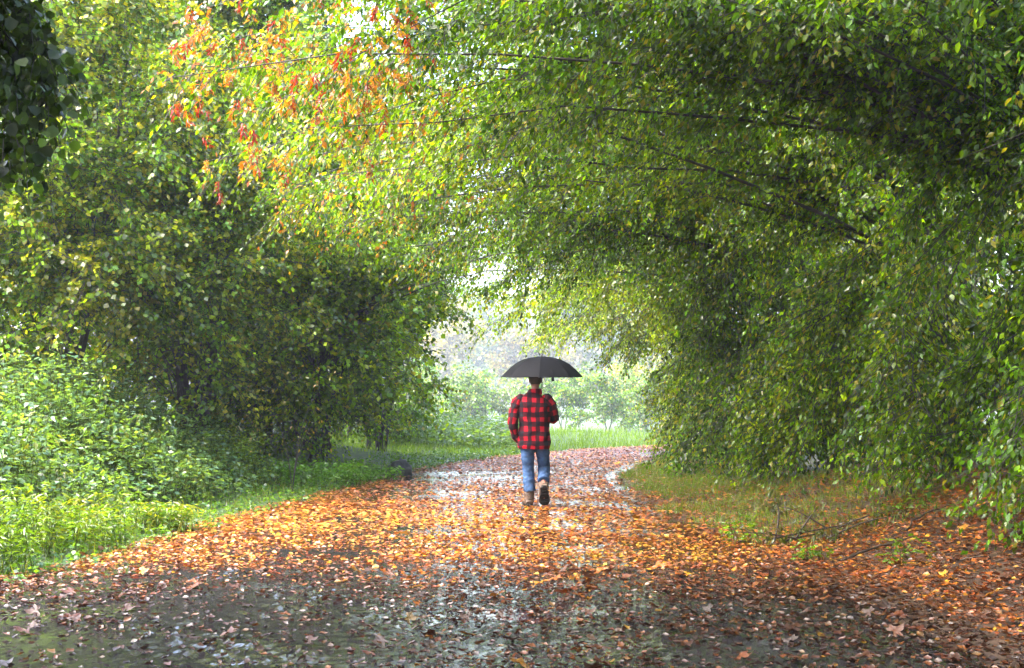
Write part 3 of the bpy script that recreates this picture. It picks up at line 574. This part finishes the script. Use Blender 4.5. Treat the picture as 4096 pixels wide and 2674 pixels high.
# ------------------------------------------------------------------ fallen leaves
def fallen():
    g = np.random.default_rng(11)
    def dens(x, y):
        dl = x - xl(y); dr = x - xr(y); onp = (dl > -.25) & (dr < 0)
        band = .5 + .5 * np.sin(y * 1.9 + .8 * nz(x, y, .7)); u = dl / np.maximum(xr(y) - xl(y), .1)
        d = .42 + .18 * smooth((x + .5) / 1.5) * (y < 14.5) + .5 * smooth((y - 11.5) / 3.0)
        wetstrip = smooth(1 - np.abs(u - .33) / .26) * (1 - smooth((y - 15.5) / 3)); d = d * (1 - .55 * wetstrip)
        d = np.where((y > 21.2) & (y < 23.4) & (x < -.3), d * .35, d); d = np.where((y > 25.5) & (x < .2) & (y < 29), d * .4, d)
        d = d * np.clip(.85 + .55 * nz(x, y, 1.6, 5), .25, 1.2)
        edge = smooth(1 - np.abs(dl) / .8); d = np.maximum(d, .9 * edge * (y < 32))
        lit = (dr >= 0) & (x < xwall(y) + 2.0)
        dv = np.where(y < 16.5, 1.0, np.where(y < 24, .38, .25)); d = np.where(lit, dv, d)
        return d * (onp | lit)
    x, y = scatter(300000, -5, 7.2, 6.8, 44, lambda x, y: dens(x, y) * np.where(y < 11, .75, np.where(y < 23, 1.0, .55)), g)
    n = len(x); z = height(x, y) + .012 + .012 * g.random(n) + np.where(x > xr(y), .012, 0)
    P = np.stack([x, y, z], 1); a = g.uniform(0, 2 * math.pi, n)
    A = np.stack([np.cos(a), np.sin(a), g.normal(0, .16, n)], 1); Nn = np.stack([g.normal(0, .30, n), g.normal(0, .30, n), np.ones(n)], 1)
    pal = np.array([(.40, .12, .015), (.46, .20, .018), (.26, .06, .014), (.44, .24, .020), (.16, .05, .016), (.09, .036, .018), (.34, .09, .014), (.24, .11, .04)])
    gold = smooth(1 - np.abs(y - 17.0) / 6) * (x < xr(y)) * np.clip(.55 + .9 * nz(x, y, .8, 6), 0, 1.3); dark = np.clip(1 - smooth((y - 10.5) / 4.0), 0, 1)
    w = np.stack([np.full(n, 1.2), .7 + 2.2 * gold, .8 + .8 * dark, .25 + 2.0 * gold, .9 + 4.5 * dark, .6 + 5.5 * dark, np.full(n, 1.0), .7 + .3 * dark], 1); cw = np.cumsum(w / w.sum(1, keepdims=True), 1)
    ci = (g.random((n, 1)) > cw).sum(1).clip(0, 7); C = pal[ci] * g.uniform(.6, 1.25, (n, 1)) * (1 - .72 * dark * (x < xr(y) + .6))[:, None]  # near path leaves darkened: soaked, plus canopy shade put into the colour
    S = g.uniform(.030, .066, n); S = np.where(y > 23, S * 1.35, np.where(y > 15.5, S * 1.22, S)); mp = g.random(n) < np.where(y < 13, .035, .006); S = np.where(mp, g.uniform(.08, .14, n), S)
    px, py, d = project(P); inf = (px > 0) & (px < 1024) & (py < 668) & (py > 0)
    score = np.where(inf, S * np.where(mp, 1.25, .7) / d, 0); idx = np.argsort(-score)[:300]; sel = np.zeros(n, bool); sel[idx] = True
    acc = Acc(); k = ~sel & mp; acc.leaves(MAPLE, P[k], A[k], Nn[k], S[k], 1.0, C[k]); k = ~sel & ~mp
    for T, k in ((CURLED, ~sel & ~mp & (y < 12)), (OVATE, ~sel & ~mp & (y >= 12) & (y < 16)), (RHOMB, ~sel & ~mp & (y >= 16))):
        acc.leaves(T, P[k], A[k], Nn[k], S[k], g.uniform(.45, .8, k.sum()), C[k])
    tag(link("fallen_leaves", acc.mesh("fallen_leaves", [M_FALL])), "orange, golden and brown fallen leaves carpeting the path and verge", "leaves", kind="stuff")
    mm = leaf_single_mesh((MAPLE, 1.0), "fallen_maple_leaf", M_FALL1); mc = leaf_single_mesh((CURLED, .62), "fallen_curled_leaf", M_FALL1)
    names = ["orange-brown", "amber", "rust-red", "golden yellow", "dark brown", "blackish brown", "orange", "dull tan"]
    for i in idx:
        where = "in the deep litter right of the path" if x[i] > xr(y[i]) else "on the wet path surface"
        kind = "lobed maple leaf" if mp[i] else "oval curled leaf"
        p = P[i].copy(); p[2] += .010
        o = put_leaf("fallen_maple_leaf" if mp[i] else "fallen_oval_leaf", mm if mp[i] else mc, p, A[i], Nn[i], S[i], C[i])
        lab = "fallen %s %s lying %s" % (names[ci[i]], kind, where); tag(o, lab, "leaf", "fallen %s %s %s" % (names[ci[i]], kind.replace("leaf", "leaves"), where))
fallen()

# sticks, fallen branch, boulder, post
def stick(name, label, pts, r, seed):
    pts = np.array(pts, float); pts[:, 2] += height(pts[:, 0], pts[:, 1]); b = pts[0].copy(); g = np.random.default_rng(seed)
    t = np.linspace(0, len(pts) - 1, 9); K = np.stack([np.interp(t, np.arange(len(pts)), pts[:, i]) for i in range(3)], 1); K[1:-1] += g.normal(0, .012, (7, 3))
    a = Acc(); a.tubes((K - b)[None], np.linspace(r, r * .45, 9)[None], 6, mat=0)
    tag(link(name, a.mesh(name, [M_STICK], True), loc=b), label, "stick", "sticks in the litter")
stick("stick", "thick dark stick lying across the litter below the withered branch", [(2.95, 13.55, .03), (3.4, 13.9, .05), (3.75, 14.05, .04)], .015, 1)
stick("stick", "forked-looking dark stick on the litter bank above the thick stick", [(3.75, 14.4, .04), (4.1, 14.9, .06), (4.4, 15.0, .04)], .012, 2)
stick("stick", "thin pale bent twig on the brown litter", [(3.55, 12.2, .03), (3.7, 12.35, .07), (3.9, 12.3, .03)], .009, 3)
stick("stick", "long thin twig at the orange leaf edge by the weeds", [(2.2, 15.0, .03), (2.6, 15.3, .05), (2.9, 15.6, .09)], .010, 4)
stick("stick", "slanted thin twig in the darkest litter by the frame's corner", [(3.1, 9.6, .03), (3.3, 9.2, .05), (3.45, 8.9, .03)], .008, 5)
def dead_branch():
    bx, by = 3.05, 15.2; bz = float(height(bx, by)); root = tag(empty("dead_branch", (bx, by, bz)), "fallen hornbeam branch with withered grey-green leaves on the verge", "branch"); g = np.random.default_rng(55)
    tips = []
    for i in range(9):
        e = np.array([g.uniform(-.9, 1.0), g.uniform(-.4, .5), g.uniform(.08, .55)]); K = bez(np.array([-.5 + .1 * i, 0, .03]), np.array([e[0] * .6, e[1] * .5, e[2] * 1.1]), e, np.linspace(0, 1, 6)); tips.append(K)
        a = Acc(); a.tubes(K[None], np.linspace(.012, .003, 6)[None], 5, mat=0); link("twig", a.mesh("twig", [M_STICK], True), root)
    T = np.concatenate(tips); n = 300; P = T[g.integers(0, len(T), n)] + g.normal(0, .05, (n, 3)); P[:, 2] = np.maximum(P[:, 2], .05)
    a = Acc(); a.leaves(CURLED, P, g.normal(0, .5, (n, 3)) - [0, 0, .9], g.normal(0, 1, (n, 3)), g.uniform(.05, .085, n), .5, np.array([(.10, .10, .05), (.08, .10, .03), (.14, .10, .05), (.12, .13, .06)])[g.integers(0, 4, n)])
    tag(link("withered_foliage", a.mesh("withered_foliage", [M_LEAF]), root), kind="stuff")
dead_branch()
def lumpy(name, label, cat, loc, sx, sy, sz, mat, seed):
    a = Acc(); nu, nv = 24, 14; V = []
    for j in range(nv + 1):
        ph = math.pi * .62 * j / nv
        for i in range(nu):
            th = 2 * math.pi * i / nu; d = Vector((math.sin(ph) * math.cos(th), math.sin(ph) * math.sin(th), math.cos(ph)))
            k = 1 + .28 * mnoise.noise(d * 1.6 + Vector((seed, 0, 0))) + .12 * mnoise.noise(d * 5 + Vector((0, seed, 0))); V.append((d.x * sx * k, d.y * sy * k, d.z * sz * k))
    F = [(j * nu + i, (j + 1) * nu + i, (j + 1) * nu + (i + 1) % nu, j * nu + (i + 1) % nu) for j in range(nv) for i in range(nu)]
    a.add(V, np.array(F), np.full(len(F), 4)); tag(link(name, a.mesh(name, [mat], True), loc=loc), label, cat)
lumpy("boulder", "dark rounded boulder at the left edge of the path", "boulder", (-2.05, 27.2, .03), .27, .24, .26, simple_material("dark_stone", (.03, .028, .026), .6, .4, 8), 3)

# ------------------------------------------------------------------ the walker
def catmull(P, m):
    P = np.asarray(P, float); n = len(P); E = np.concatenate([[2 * P[0] - P[1]], P, [2 * P[-1] - P[-2]]]); out = []
    for t in np.linspace(0, n - 1 - 1e-9, m):
        i = int(t); f = t - i; a, b, c, d = E[i], E[i + 1], E[i + 2], E[i + 3]
        out.append(.5 * (2 * b + (c - a) * f + (2 * a - 5 * b + 4 * c - d) * f * f + (3 * b - a - 3 * c + d) * f ** 3))
    return np.array(out)
def loft(ctrl, rings=24, seg=28, ref=(1, 0, 0), power=2.0, cap=True):
    """ctrl rows: x y z ru rv; returns verts, quads, uv (around, along)"""
    Q = catmull(ctrl, rings); C = Q[:, :3]; T = unit(np.gradient(C, axis=0)); ref = np.tile(np.array(ref, float), (rings, 1))
    U = unit(ref - (ref * T).sum(1, keepdims=True) * T); Vv = np.cross(T, U); a = np.arange(seg) * 2 * math.pi / seg
    ca = np.sign(np.cos(a)) * np.abs(np.cos(a)) ** (2 / power); sa = np.sign(np.sin(a)) * np.abs(np.sin(a)) ** (2 / power)
    V = C[:, None] + Q[:, 3, None, None] * ca[None, :, None] * U[:, None] + Q[:, 4, None, None] * sa[None, :, None] * Vv[:, None]
    L = np.concatenate([[0], np.cumsum(np.linalg.norm(np.diff(C, axis=0), axis=1))])
    uv = np.stack([np.tile(a * np.median(Q[:, 3]), (rings, 1)), np.tile(L[:, None], (1, seg))], -1)
    F = [(i * seg + j, i * seg + (j + 1) % seg, (i + 1) * seg + (j + 1) % seg, (i + 1) * seg + j) for i in range(rings - 1) for j in range(seg)]
    V = V.reshape(-1, 3); uv = uv.reshape(-1, 2)
    if cap:
        F.append(tuple(range(seg))[::-1]); F.append(tuple(range((rings - 1) * seg, rings * seg)))
    return V, F, uv
def mesh_from(name, parts, mat, smooth_=True, wr=0.0, wscale=14.0, wstretch=(1, 1, 1), plaid=False):
    V = np.concatenate([p[0] for p in parts]); F = []; o = 0
    for p in parts: F += [tuple(i + o for i in f) for f in p[1]]; o += len(p[0])
    if wr:
        V = V.copy()
        for i in range(len(V)):
            q = Vector((V[i][0] * wstretch[0], V[i][1] * wstretch[1], V[i][2] * wstretch[2])) * wscale
            V[i] += np.array(mnoise.noise_vector(q)) * wr + np.array(mnoise.noise_vector(q * 2.3)) * wr * .4
    me = bpy.data.meshes.new(name); me.from_pydata(V.tolist(), [], F); me.update()
    if smooth_: me.polygons.foreach_set("use_smooth", np.ones(len(me.polygons), bool))
    if plaid:
        at = me.attributes.new("plaid", 'FLOAT_VECTOR', 'POINT'); uv = np.concatenate([p[2] for p in parts]); at.data.foreach_set("vector", np.concatenate([uv, np.zeros((len(uv), 1))], 1).astype(np.float32).ravel())
    me.materials.append(mat); return me
def remeshed(name, parts, mat, voxel, wr=0.0, wscale=14, wstretch=(1, 1, 1), smooth_it=4):
    me = mesh_from(name + "_src", parts, mat); o = bpy.data.objects.new("tmp", me); col.objects.link(o)
    md = o.modifiers.new("r", 'REMESH'); md.mode = 'VOXEL'; md.voxel_size = voxel
    sm = o.modifiers.new("s", 'SMOOTH'); sm.factor = .5; sm.iterations = smooth_it
    dg = bpy.context.evaluated_depsgraph_get(); dg.update(); me2 = bpy.data.meshes.new_from_object(o.evaluated_get(dg)); me2.name = name
    bpy.data.objects.remove(o)
    if wr:
        for v in me2.vertices:
            q = Vector((v.co.x * wstretch[0], v.co.y * wstretch[1], v.co.z * wstretch[2])) * wscale
            v.co += mnoise.noise_vector(q) * wr + mnoise.noise_vector(q * 2.1) * wr * .45
    me2.polygons.foreach_set("use_smooth", np.ones(len(me2.polygons), bool))
    me2.materials.clear(); me2.materials.append(mat); return me2
def ball(c, rx, ry, rz, nu=20, nv=12):
    V = []; F = []
    for j in range(nv + 1):
        ph = math.pi * j / nv
        for i in range(nu): th = 2 * math.pi * i / nu; V.append((c[0] + rx * math.sin(ph) * math.cos(th), c[1] + ry * math.sin(ph) * math.sin(th), c[2] + rz * math.cos(ph)))
    F = [(j * nu + i, (j + 1) * nu + i, (j + 1) * nu + (i + 1) % nu, j * nu + (i + 1) % nu) for j in range(nv) for i in range(nu)]
    return np.array(V), F, np.zeros((len(V), 2))

def plaid_material():
    m, nt, out = mat_new("plaid_wool"); at = N(nt, "ShaderNodeAttribute", attribute_name="plaid"); sp = N(nt, "ShaderNodeSeparateXYZ"); nt.links.new(at.outputs["Vector"], sp.inputs[0])
    tc = N(nt, "ShaderNodeTexCoord"); fz = N(nt, "ShaderNodeTexNoise", Scale=220.0, Detail=3.0); nt.links.new(tc.outputs["Object"], fz.inputs["Vector"])
    def stripe(o, period):
        a = N(nt, "ShaderNodeMath", operation='MULTIPLY'); a.inputs[1].default_value = 1 / period; nt.links.new(o, a.inputs[0])
        j = N(nt, "ShaderNodeMath", operation='MULTIPLY_ADD'); j.inputs[1].default_value = .12; nt.links.new(fz.outputs["Fac"], j.inputs[0]); nt.links.new(a.outputs[0], j.inputs[2])
        f = N(nt, "ShaderNodeMath", operation='FRACT'); nt.links.new(j.outputs[0], f.inputs[0])
        g_ = N(nt, "ShaderNodeMath", operation='GREATER_THAN'); g_.inputs[1].default_value = .5; nt.links.new(f.outputs[0], g_.inputs[0]); return g_.outputs[0]
    s1, s2 = stripe(sp.outputs[0], .110), stripe(sp.outputs[1], .128)
    ad = N(nt, "ShaderNodeMath", operation='ADD'); nt.links.new(s1, ad.inputs[0]); nt.links.new(s2, ad.inputs[1])
    dv = N(nt, "ShaderNodeMath", operation='MULTIPLY'); dv.inputs[1].default_value = .5; nt.links.new(ad.outputs[0], dv.inputs[0])
    cr = N(nt, "ShaderNodeValToRGB"); cr.color_ramp.interpolation = 'CONSTANT'; e = cr.color_ramp.elements
    e[0].position = 0; e[0].color = (.31, .003, .014, 1); e[1].position = .75; e[1].color = (.008, .007, .011, 1); k = e.new(.25); k.color = (.045, .003, .007, 1)
    nt.links.new(dv.outputs[0], cr.inputs[0])
    mr = N(nt, "ShaderNodeMapRange"); mr.inputs[3].default_value = .7; mr.inputs[4].default_value = 1.25; nt.links.new(fz.outputs["Fac"], mr.inputs[0])
    mul = N(nt, "ShaderNodeVectorMath", operation='SCALE'); nt.links.new(cr.outputs[0], mul.inputs[0]); nt.links.new(mr.outputs[0], mul.inputs["Scale"])
    p = N(nt, "ShaderNodeBsdfPrincipled", Roughness=.85); p.inputs["Specular IOR Level"].default_value = .2; p.inputs["Sheen Weight"].default_value = .0
    nt.links.new(mul.outputs[0], p.inputs["Base Color"]); b = N(nt, "ShaderNodeBump", Strength=.4, Distance=.004); nt.links.new(fz.outputs["Fac"], b.inputs["Height"]); nt.links.new(b.outputs[0], p.inputs["Normal"]); nt.links.new(p.outputs[0], out.inputs[0])
    return m

def person():
    loc = Vector((.31, 20.0, float(height(.31, 20.0)) + .016))
    root = tag(empty("person", loc), "person walking away in red plaid jacket, jeans and tan boots under umbrella", "person")
    skin = simple_material("skin", (.25, .11, .08), .5, .12, 30, .1); denim = simple_material("denim", (.038, .075, .16), .8, .55, 9, .35, .2, .012)
    felt = simple_material("cap_cloth", (.022, .017, .014), .85, .3, 60, .3, .2); hair_m = simple_material("hair", (.045, .035, .028), .7, .4, 90, .6, .3)
    leather = simple_material("boot_leather", (.11, .070, .048), .55, .35, 18, .35, .4); rubber = simple_material("boot_sole", (.018, .014, .012), .6, .3, 30, .4, .3)
    plaid = plaid_material()
    # body: one continuous surface
    parts = []
    parts.append(loft([(0, 0, .80, .14, .10), (0, 0, .95, .135, .10), (0, 0, 1.15, .135, .10), (0, 0, 1.32, .155, .10), (0, 0, 1.42, .12, .08), (0, .0, 1.48, .06, .06), (0, .01, 1.54, .052, .056), (0, .02, 1.60, .050, .056)], 26, 24))
    parts.append(ball((0, .03, 1.685), .074, .095, .118, 26, 18))
    parts.append(ball((0, .055, 1.63), .056, .065, .062)); parts.append(ball((0, .128, 1.675), .012, .020, .024)); parts.append(ball((0, .118, 1.622), .022, .012, .010))
    for s in (-1, 1): parts.append(ball((s * .078, .025, 1.672), .012, .020, .034)); parts.append(ball((s * .03, .105, 1.705), .024, .016, .012))
    parts.append(loft([(-.14, 0, 1.40, .055, .055), (-.255, -.01, 1.33, .05, .05), (-.285, -.045, 1.13, .042, .042), (-.26, .03, .95, .032, .03), (-.235, .07, .87, .036, .022), (-.225, .085, .80, .034, .018)], 22, 14, (0, 1, 0)))
    parts.append(loft([(.11, 0, 1.40, .055, .055), (.215, .0, 1.34, .05, .05), (.25, .05, 1.17, .042, .042), (.17, .13, 1.21, .034, .034), (.125, .18, 1.235, .030, .024), (.118, .205, 1.245, .036, .030)], 22, 14, (0, 1, 0)))
    hx, hy = .093, .225                                     # shaft position
    for i in range(4):                                      # fingers closed round the handle
        z = 1.275 - i * .021; r = .0088 - .0006 * i
        parts.append(loft([(.128, .195, z, r, r), (.122, .232, z, r, r), (.098, .247, z - .002, r, r), (.074, .236, z - .004, r * .95, r * .95), (.070, .214, z - .005, r * .8, r * .8)], 12, 8, (0, 0, 1)))
    parts.append(loft([(.115, .19, 1.255, .010, .010), (.092, .197, 1.275, .010, .010), (.076, .208, 1.290, .0085, .0085)], 8, 8, (0, 0, 1)))
    parts.append(loft([(-.08, 0, .86, .075, .085), (-.09, .01, .68, .068, .072), (-.09, .03, .48, .050, .055), (-.08, .01, .30, .044, .048), (-.07, -.005, .09, .034, .038), (-.07, .03, .05, .036, .03), (-.072, .12, .035, .034, .02)], 22, 14))
    parts.append(loft([(.08, 0, .86, .075, .085), (.10, .06, .68, .068, .072), (.115, .12, .49, .050, .055), (.11, -.03, .37, .044, .048), (.107, -.19, .27, .032, .036), (.108, -.205, .20, .036, .028), (.112, -.17, .10, .034, .02)], 22, 14))
    link("body", remeshed("body", parts, skin, .0085, smooth_it=2), root)
    # jacket
    jk = loft([(-.018, .0, .765, .205, .140), (-.018, .0, .82, .222, .150), (-.016, .0, .95, .212, .148), (-.015, .0, 1.10, .205, .142), (-.016, .0, 1.25, .215, .145), (-.017, .0, 1.35, .228, .140), (-.016, .0, 1.42, .200, .120), (-.012, .003, 1.465, .135, .100), (-.005, .01, 1.505, .085, .082), (0, .012, 1.525, .075, .076)], 70, 72, power=2.4, cap=False)
    uv = jk[2].copy(); uv[:, 0] = np.where(jk[0][:, 1] < 0, jk[0][:, 0], jk[0][:, 0]) + .045; uv[:, 1] = jk[0][:, 2] + .02
    jo = link("jacket", mesh_from("jacket", [(jk[0], jk[1], uv)], plaid, wr=.016, wscale=7, wstretch=(1, 1, 1.6), plaid=True), root)
    def sleeve(ctrl, off):
        s = loft(ctrl, 44, 30, (0, 1, 0)); uv = s[2] + np.array([off, .03])
        link("sleeve", mesh_from("sleeve", [(s[0], s[1], uv)], plaid, wr=.015, wscale=10, wstretch=(1, 1, 1.8), plaid=True), jo)
    sleeve([(-.13, 0, 1.435, .055, .045), (-.19, 0, 1.415, .085, .078), (-.245, -.005, 1.355, .088, .075), (-.278, -.02, 1.25, .082, .068), (-.296, -.045, 1.13, .076, .066), (-.288, -.02, 1.03, .070, .060), (-.262, .03, .93, .058, .050), (-.232, .07, .86, .046, .040)], .02)
    sleeve([(.09, 0, 1.435, .055, .045), (.15, 0, 1.415, .085, .078), (.205, .0, 1.355, .088, .074), (.235, .02, 1.25, .080, .066), (.250, .05, 1.165, .070, .068), (.215, .105, 1.165, .064, .064), (.165, .15, 1.20, .055, .055), (.14, .175, 1.22, .046, .046)], .05)
    ck = loft([(0, .010, 1.490, .100, .088), (0, .008, 1.520, .088, .084), (0, .008, 1.556, .080, .080), (0, .008, 1.560, .074, .074), (0, .008, 1.535, .070, .070)], 16, 40, cap=False); uv = np.stack([ck[0][:, 0] + .045, ck[0][:, 2] * 0 + .02], 1)
    link("collar", mesh_from("collar", [(ck[0], ck[1], uv)], plaid, wr=.004, plaid=True), jo)
    # jeans
    jl = loft([(-.095, 0, .90, .10, .115), (-.102, .005, .76, .098, .105), (-.098, .015, .62, .086, .09), (-.092, .03, .48, .080, .085), (-.086, .015, .34, .079, .082), (-.076, .0, .24, .080, .082), (-.072, -.004, .195, .084, .086)], 40, 26)
    jr = loft([(.085, 0, .90, .10, .115), (.097, .03, .76, .096, .105), (.108, .075, .62, .084, .09), (.116, .11, .51, .082, .088), (.114, .03, .43, .080, .086), (.110, -.06, .365, .080, .082), (.108, -.105, .335, .082, .084)], 40, 26)
    jp = loft([(-.008, 0, .78, .165, .11), (-.01, 0, .85, .185, .125), (-.01, 0, .95, .17, .115)], 12, 30, power=2.3)
    link("jeans", remeshed("jeans", [jl, jr, jp], denim, .011, wr=.0085, wscale=11, wstretch=(.7, .7, 2.0), smooth_it=2), root)
    # boots
    def boot(M):
        e = empty("boot", (0, 0, 0), root); e.matrix_local = M
        up = [loft([(0, .055, .26, .052, .058), (0, .053, .20, .051, .056), (0, .05, .13, .050, .056), (0, .055, .06, .046, .058), (0, .06, .03, .042, .06)], 16, 20), loft([(0, .0, .035, .034, .030), (0, .04, .055, .044, .046), (0, .10, .062, .046, .052), (0, .17, .05, .050, .040), (0, .23, .040, .046, .032), (0, .27, .034, .028, .022)], 18, 18, (1, 0, 0))]
        link("upper", remeshed("upper", up, leather, .006, wr=.004, wscale=26), e)
        out = []
        for t in np.linspace(0, 2 * math.pi, 29)[:-1]:
            yy = .135 - .15 * math.cos(t); w = .036 + .017 * smooth((yy - .10) / .1) if True else 0; out.append((w * math.sin(t) * 1.05 / max(.55, abs(math.sin(t)) ** .4), yy))
        V = []; F = []
        for zz, k in ((0, .96), (.010, 1.02), (.026, 1.0), (.030, .93)): V += [(p[0] * k, .135 + (p[1] - .135) * k, zz + (.012 if p[1] > .24 else 0)) for p in out]
        n = len(out); F = [(r * n + i, r * n + (i + 1) % n, (r + 1) * n + (i + 1) % n, (r + 1) * n + i) for r in range(3) for i in range(n)] + [tuple(range(n))[::-1], tuple(range(3 * n, 4 * n))]
        a = Acc()
        for i in range(6):                                  # tread bars
            y0 = .02 + i * .042; V2 = [(sx * .034, y0 + sy * .011, sz) for sz in (-.007, .004) for sx, sy in ((-1, -1), (1, -1), (1, 1), (-1, 1))]; o = len(V); V += V2
            F += [tuple(o + q for q in f) for f in ((0, 3, 2, 1), (4, 5, 6, 7), (0, 1, 5, 4), (1, 2, 6, 5), (2, 3, 7, 6), (3, 0, 4, 7))]
        me = bpy.data.meshes.new("sole"); me.from_pydata(V, [], F); me.update(); me.materials.append(rubber); link("sole", me, e)
    boot(Matrix.Translation((-.075, -.06, .007)) @ Matrix.Rotation(R(8), 4, 'Z') @ Matrix.Diagonal((1.36, 1.05, 1.0, 1)))
    boot(Matrix.Translation((.106, -.275, .275)) @ Matrix.Rotation(R(-4), 4, 'Y') @ Matrix.Rotation(R(-66), 4, 'X') @ Matrix.Diagonal((1.38, 1.0, 1.0, 1)))
    # hair and cap
    hv = ball((0, .022, 1.69), .081, .097, .118, 30, 20); keep = [f for f in hv[1] if all(hv[0][i][2] > 1.615 + max(0, (hv[0][i][1] - .0)) * 1.6 for i in f)]
    link("hair", mesh_from("hair", [(hv[0], keep, hv[2])], hair_m, wr=.003, wscale=60), root)
    cv = ball((0, .022, 1.715), .089, .108, .098, 32, 20); keep = [f for f in cv[1] if all(cv[0][i][2] > 1.685 for i in f)]
    cap = link("cap", mesh_from("cap", [(cv[0], keep, cv[2])], felt, wr=.003, wscale=20), root)
    bl = ball((0, .125, 1.700), .078, .075, .010, 24, 8); link("brim", mesh_from("brim", [bl], felt), cap)

    # umbrella
    ux, uy = .093, .222; ub = loc + Vector((ux, uy, 0))
    cloth, nt, out = mat_new("umbrella_cloth"); p = N(nt, "ShaderNodeBsdfPrincipled", Roughness=.75); p.inputs['Specular IOR Level'].default_value = .15; tc = N(nt, "ShaderNodeTexCoord"); n1 = N(nt, "ShaderNodeTexNoise", Scale=9.0, Detail=4.0); nt.links.new(tc.outputs["Object"], n1.inputs["Vector"])
    r = N(nt, "ShaderNodeValToRGB"); r.color_ramp.elements[0].color = (.003, .003, .005, 1); r.color_ramp.elements[1].color = (.007, .007, .010, 1); nt.links.new(n1.outputs["Fac"], r.inputs[0]); nt.links.new(r.outputs[0], p.inputs["Base Color"]); nt.links.new(p.outputs[0], out.inputs[0])
    steel = simple_material("dark_steel", (.05, .05, .055), .35, .2, 30, .1, .6); wood = simple_material("dark_wood", (.05, .022, .016), .4, .3, 25, .2, .5)
    U = tag(empty("umbrella", ub), "open black umbrella with eight panels held above the walker", "umbrella")
    prof_r = np.array([0.004, .06, .12, .18, .24, .31, .37, .43, .48, .52, .556]); prof_z = np.array([1.997, 1.993, 1.987, 1.975, 1.960, 1.929, 1.893, 1.845, 1.797, 1.755, 1.713])
    for k in range(8):
        a0 = -math.pi / 2 - R(5) + k * math.pi / 4; m = 11; V = []; th = np.linspace(0, 1, m)
        for r_, z_ in zip(prof_r, prof_z):
            for t in th:
                s = 4 * t * (1 - t); a = a0 + t * math.pi / 4; f = (r_ / .556)
                rr = r_ * (1 - .055 * s * f) ; V.append((rr * math.cos(a), rr * math.sin(a), z_ - .026 * s * f + .030 * s * f ** 4))
        n = len(prof_r); F = [(i * m + j, (i + 1) * m + j, (i + 1) * m + j + 1, i * m + j + 1) for i in range(n - 1) for j in range(m - 1)]
        link("canopy_panel", mesh_from("canopy_panel", [(np.array(V), F, None)], cloth), U)
        K = np.stack([prof_r * math.cos(a0), prof_r * math.sin(a0), prof_z - .008], 1); K = np.concatenate([K, [[.568 * math.cos(a0), .568 * math.sin(a0), 1.700]]]); a = Acc(); a.tubes(K[None], np.full((1, len(K)), .003), 6, mat=0)
        rb = link("rib", a.mesh("rib", [steel], True), U)
        a = Acc(); a.tubes(np.array([[(.012 * math.cos(a0), .012 * math.sin(a0), 1.70), (.27 * math.cos(a0), .27 * math.sin(a0), 1.944)]]), np.full((1, 2), .0025), 6, mat=0); link("stretcher", a.mesh("stretcher", [steel], True), rb)
    def rod(name, pts, rr, mat):
        a = Acc(); a.tubes(np.array([pts], float), np.array([rr], float), 10, mat=0); link(name, a.mesh(name, [mat], True), U)
    rod("shaft", [(0, 0, 1.28), (0, 0, 1.6), (0, 0, 2.0)], [.006, .006, .006], steel); rod("ferrule", [(0, 0, 1.985), (0, 0, 2.01), (0, 0, 2.05), (0, 0, 2.085)], [.011, .007, .006, .004], wood)
    hk = [(0, 0, 1.30), (0, 0, 1.24), (0, 0, 1.10)] + [(.035 - .035 * math.cos(t), 0, 1.10 - .035 * math.sin(t)) for t in np.linspace(.3, math.pi, 8)]; rod("handle", hk, [.011] * len(hk), wood)
    # closing strap dangling from the rim
    a0 = -math.pi / 2 + R(14); sv = []; w = .02
    for (r_, z_) in ((.44, 1.812), (.50, 1.765), (.535, 1.73), (.548, 1.70), (.548, 1.655)):
        for d in (-1, 1): sv.append((r_ * math.cos(a0) + d * w * .9, r_ * math.sin(a0) - .012, z_ + .004)); sv.append((r_ * math.cos(a0) + d * w * .9, r_ * math.sin(a0) - .005, z_ + .004))
    F = []
    for i in range(4):
        b = i * 4; F += [(b, b + 4, b + 6, b + 2), (b + 1, b + 3, b + 7, b + 5), (b, b + 1, b + 5, b + 4), (b + 2, b + 6, b + 7, b + 3)]
    F += [(0, 2, 3, 1), (16, 17, 19, 18)]
    link("strap", mesh_from("strap", [(np.array(sv), F, None)], cloth, False), U)
person()

# ------------------------------------------------------------------ misty air
def haze():
    x0, x1, y0, y1, z0, z1 = -410, 410, -310, 410, -4.0, 34.0
    V = [(x, y, z) for z in (z0, z1) for x, y in ((x0, y0), (x1, y0), (x1, y1), (x0, y1))]
    F = [(0, 3, 2, 1), (4, 5, 6, 7), (0, 1, 5, 4), (1, 2, 6, 5), (2, 3, 7, 6), (3, 0, 4, 7)]
    me = bpy.data.meshes.new("haze"); me.from_pydata(V, [], F); me.update()
    m, nt, out = mat_new("haze"); v = N(nt, "ShaderNodeVolumePrincipled", Density=.0006, Anisotropy=.3); v.inputs["Color"].default_value = (.86, .94, 1, 1)
    nt.links.new(v.outputs[0], out.inputs["Volume"]); me.materials.append(m)
    tag(link("haze", me), "thin pale rain mist hanging in the air", "haze", kind="stuff")
haze()
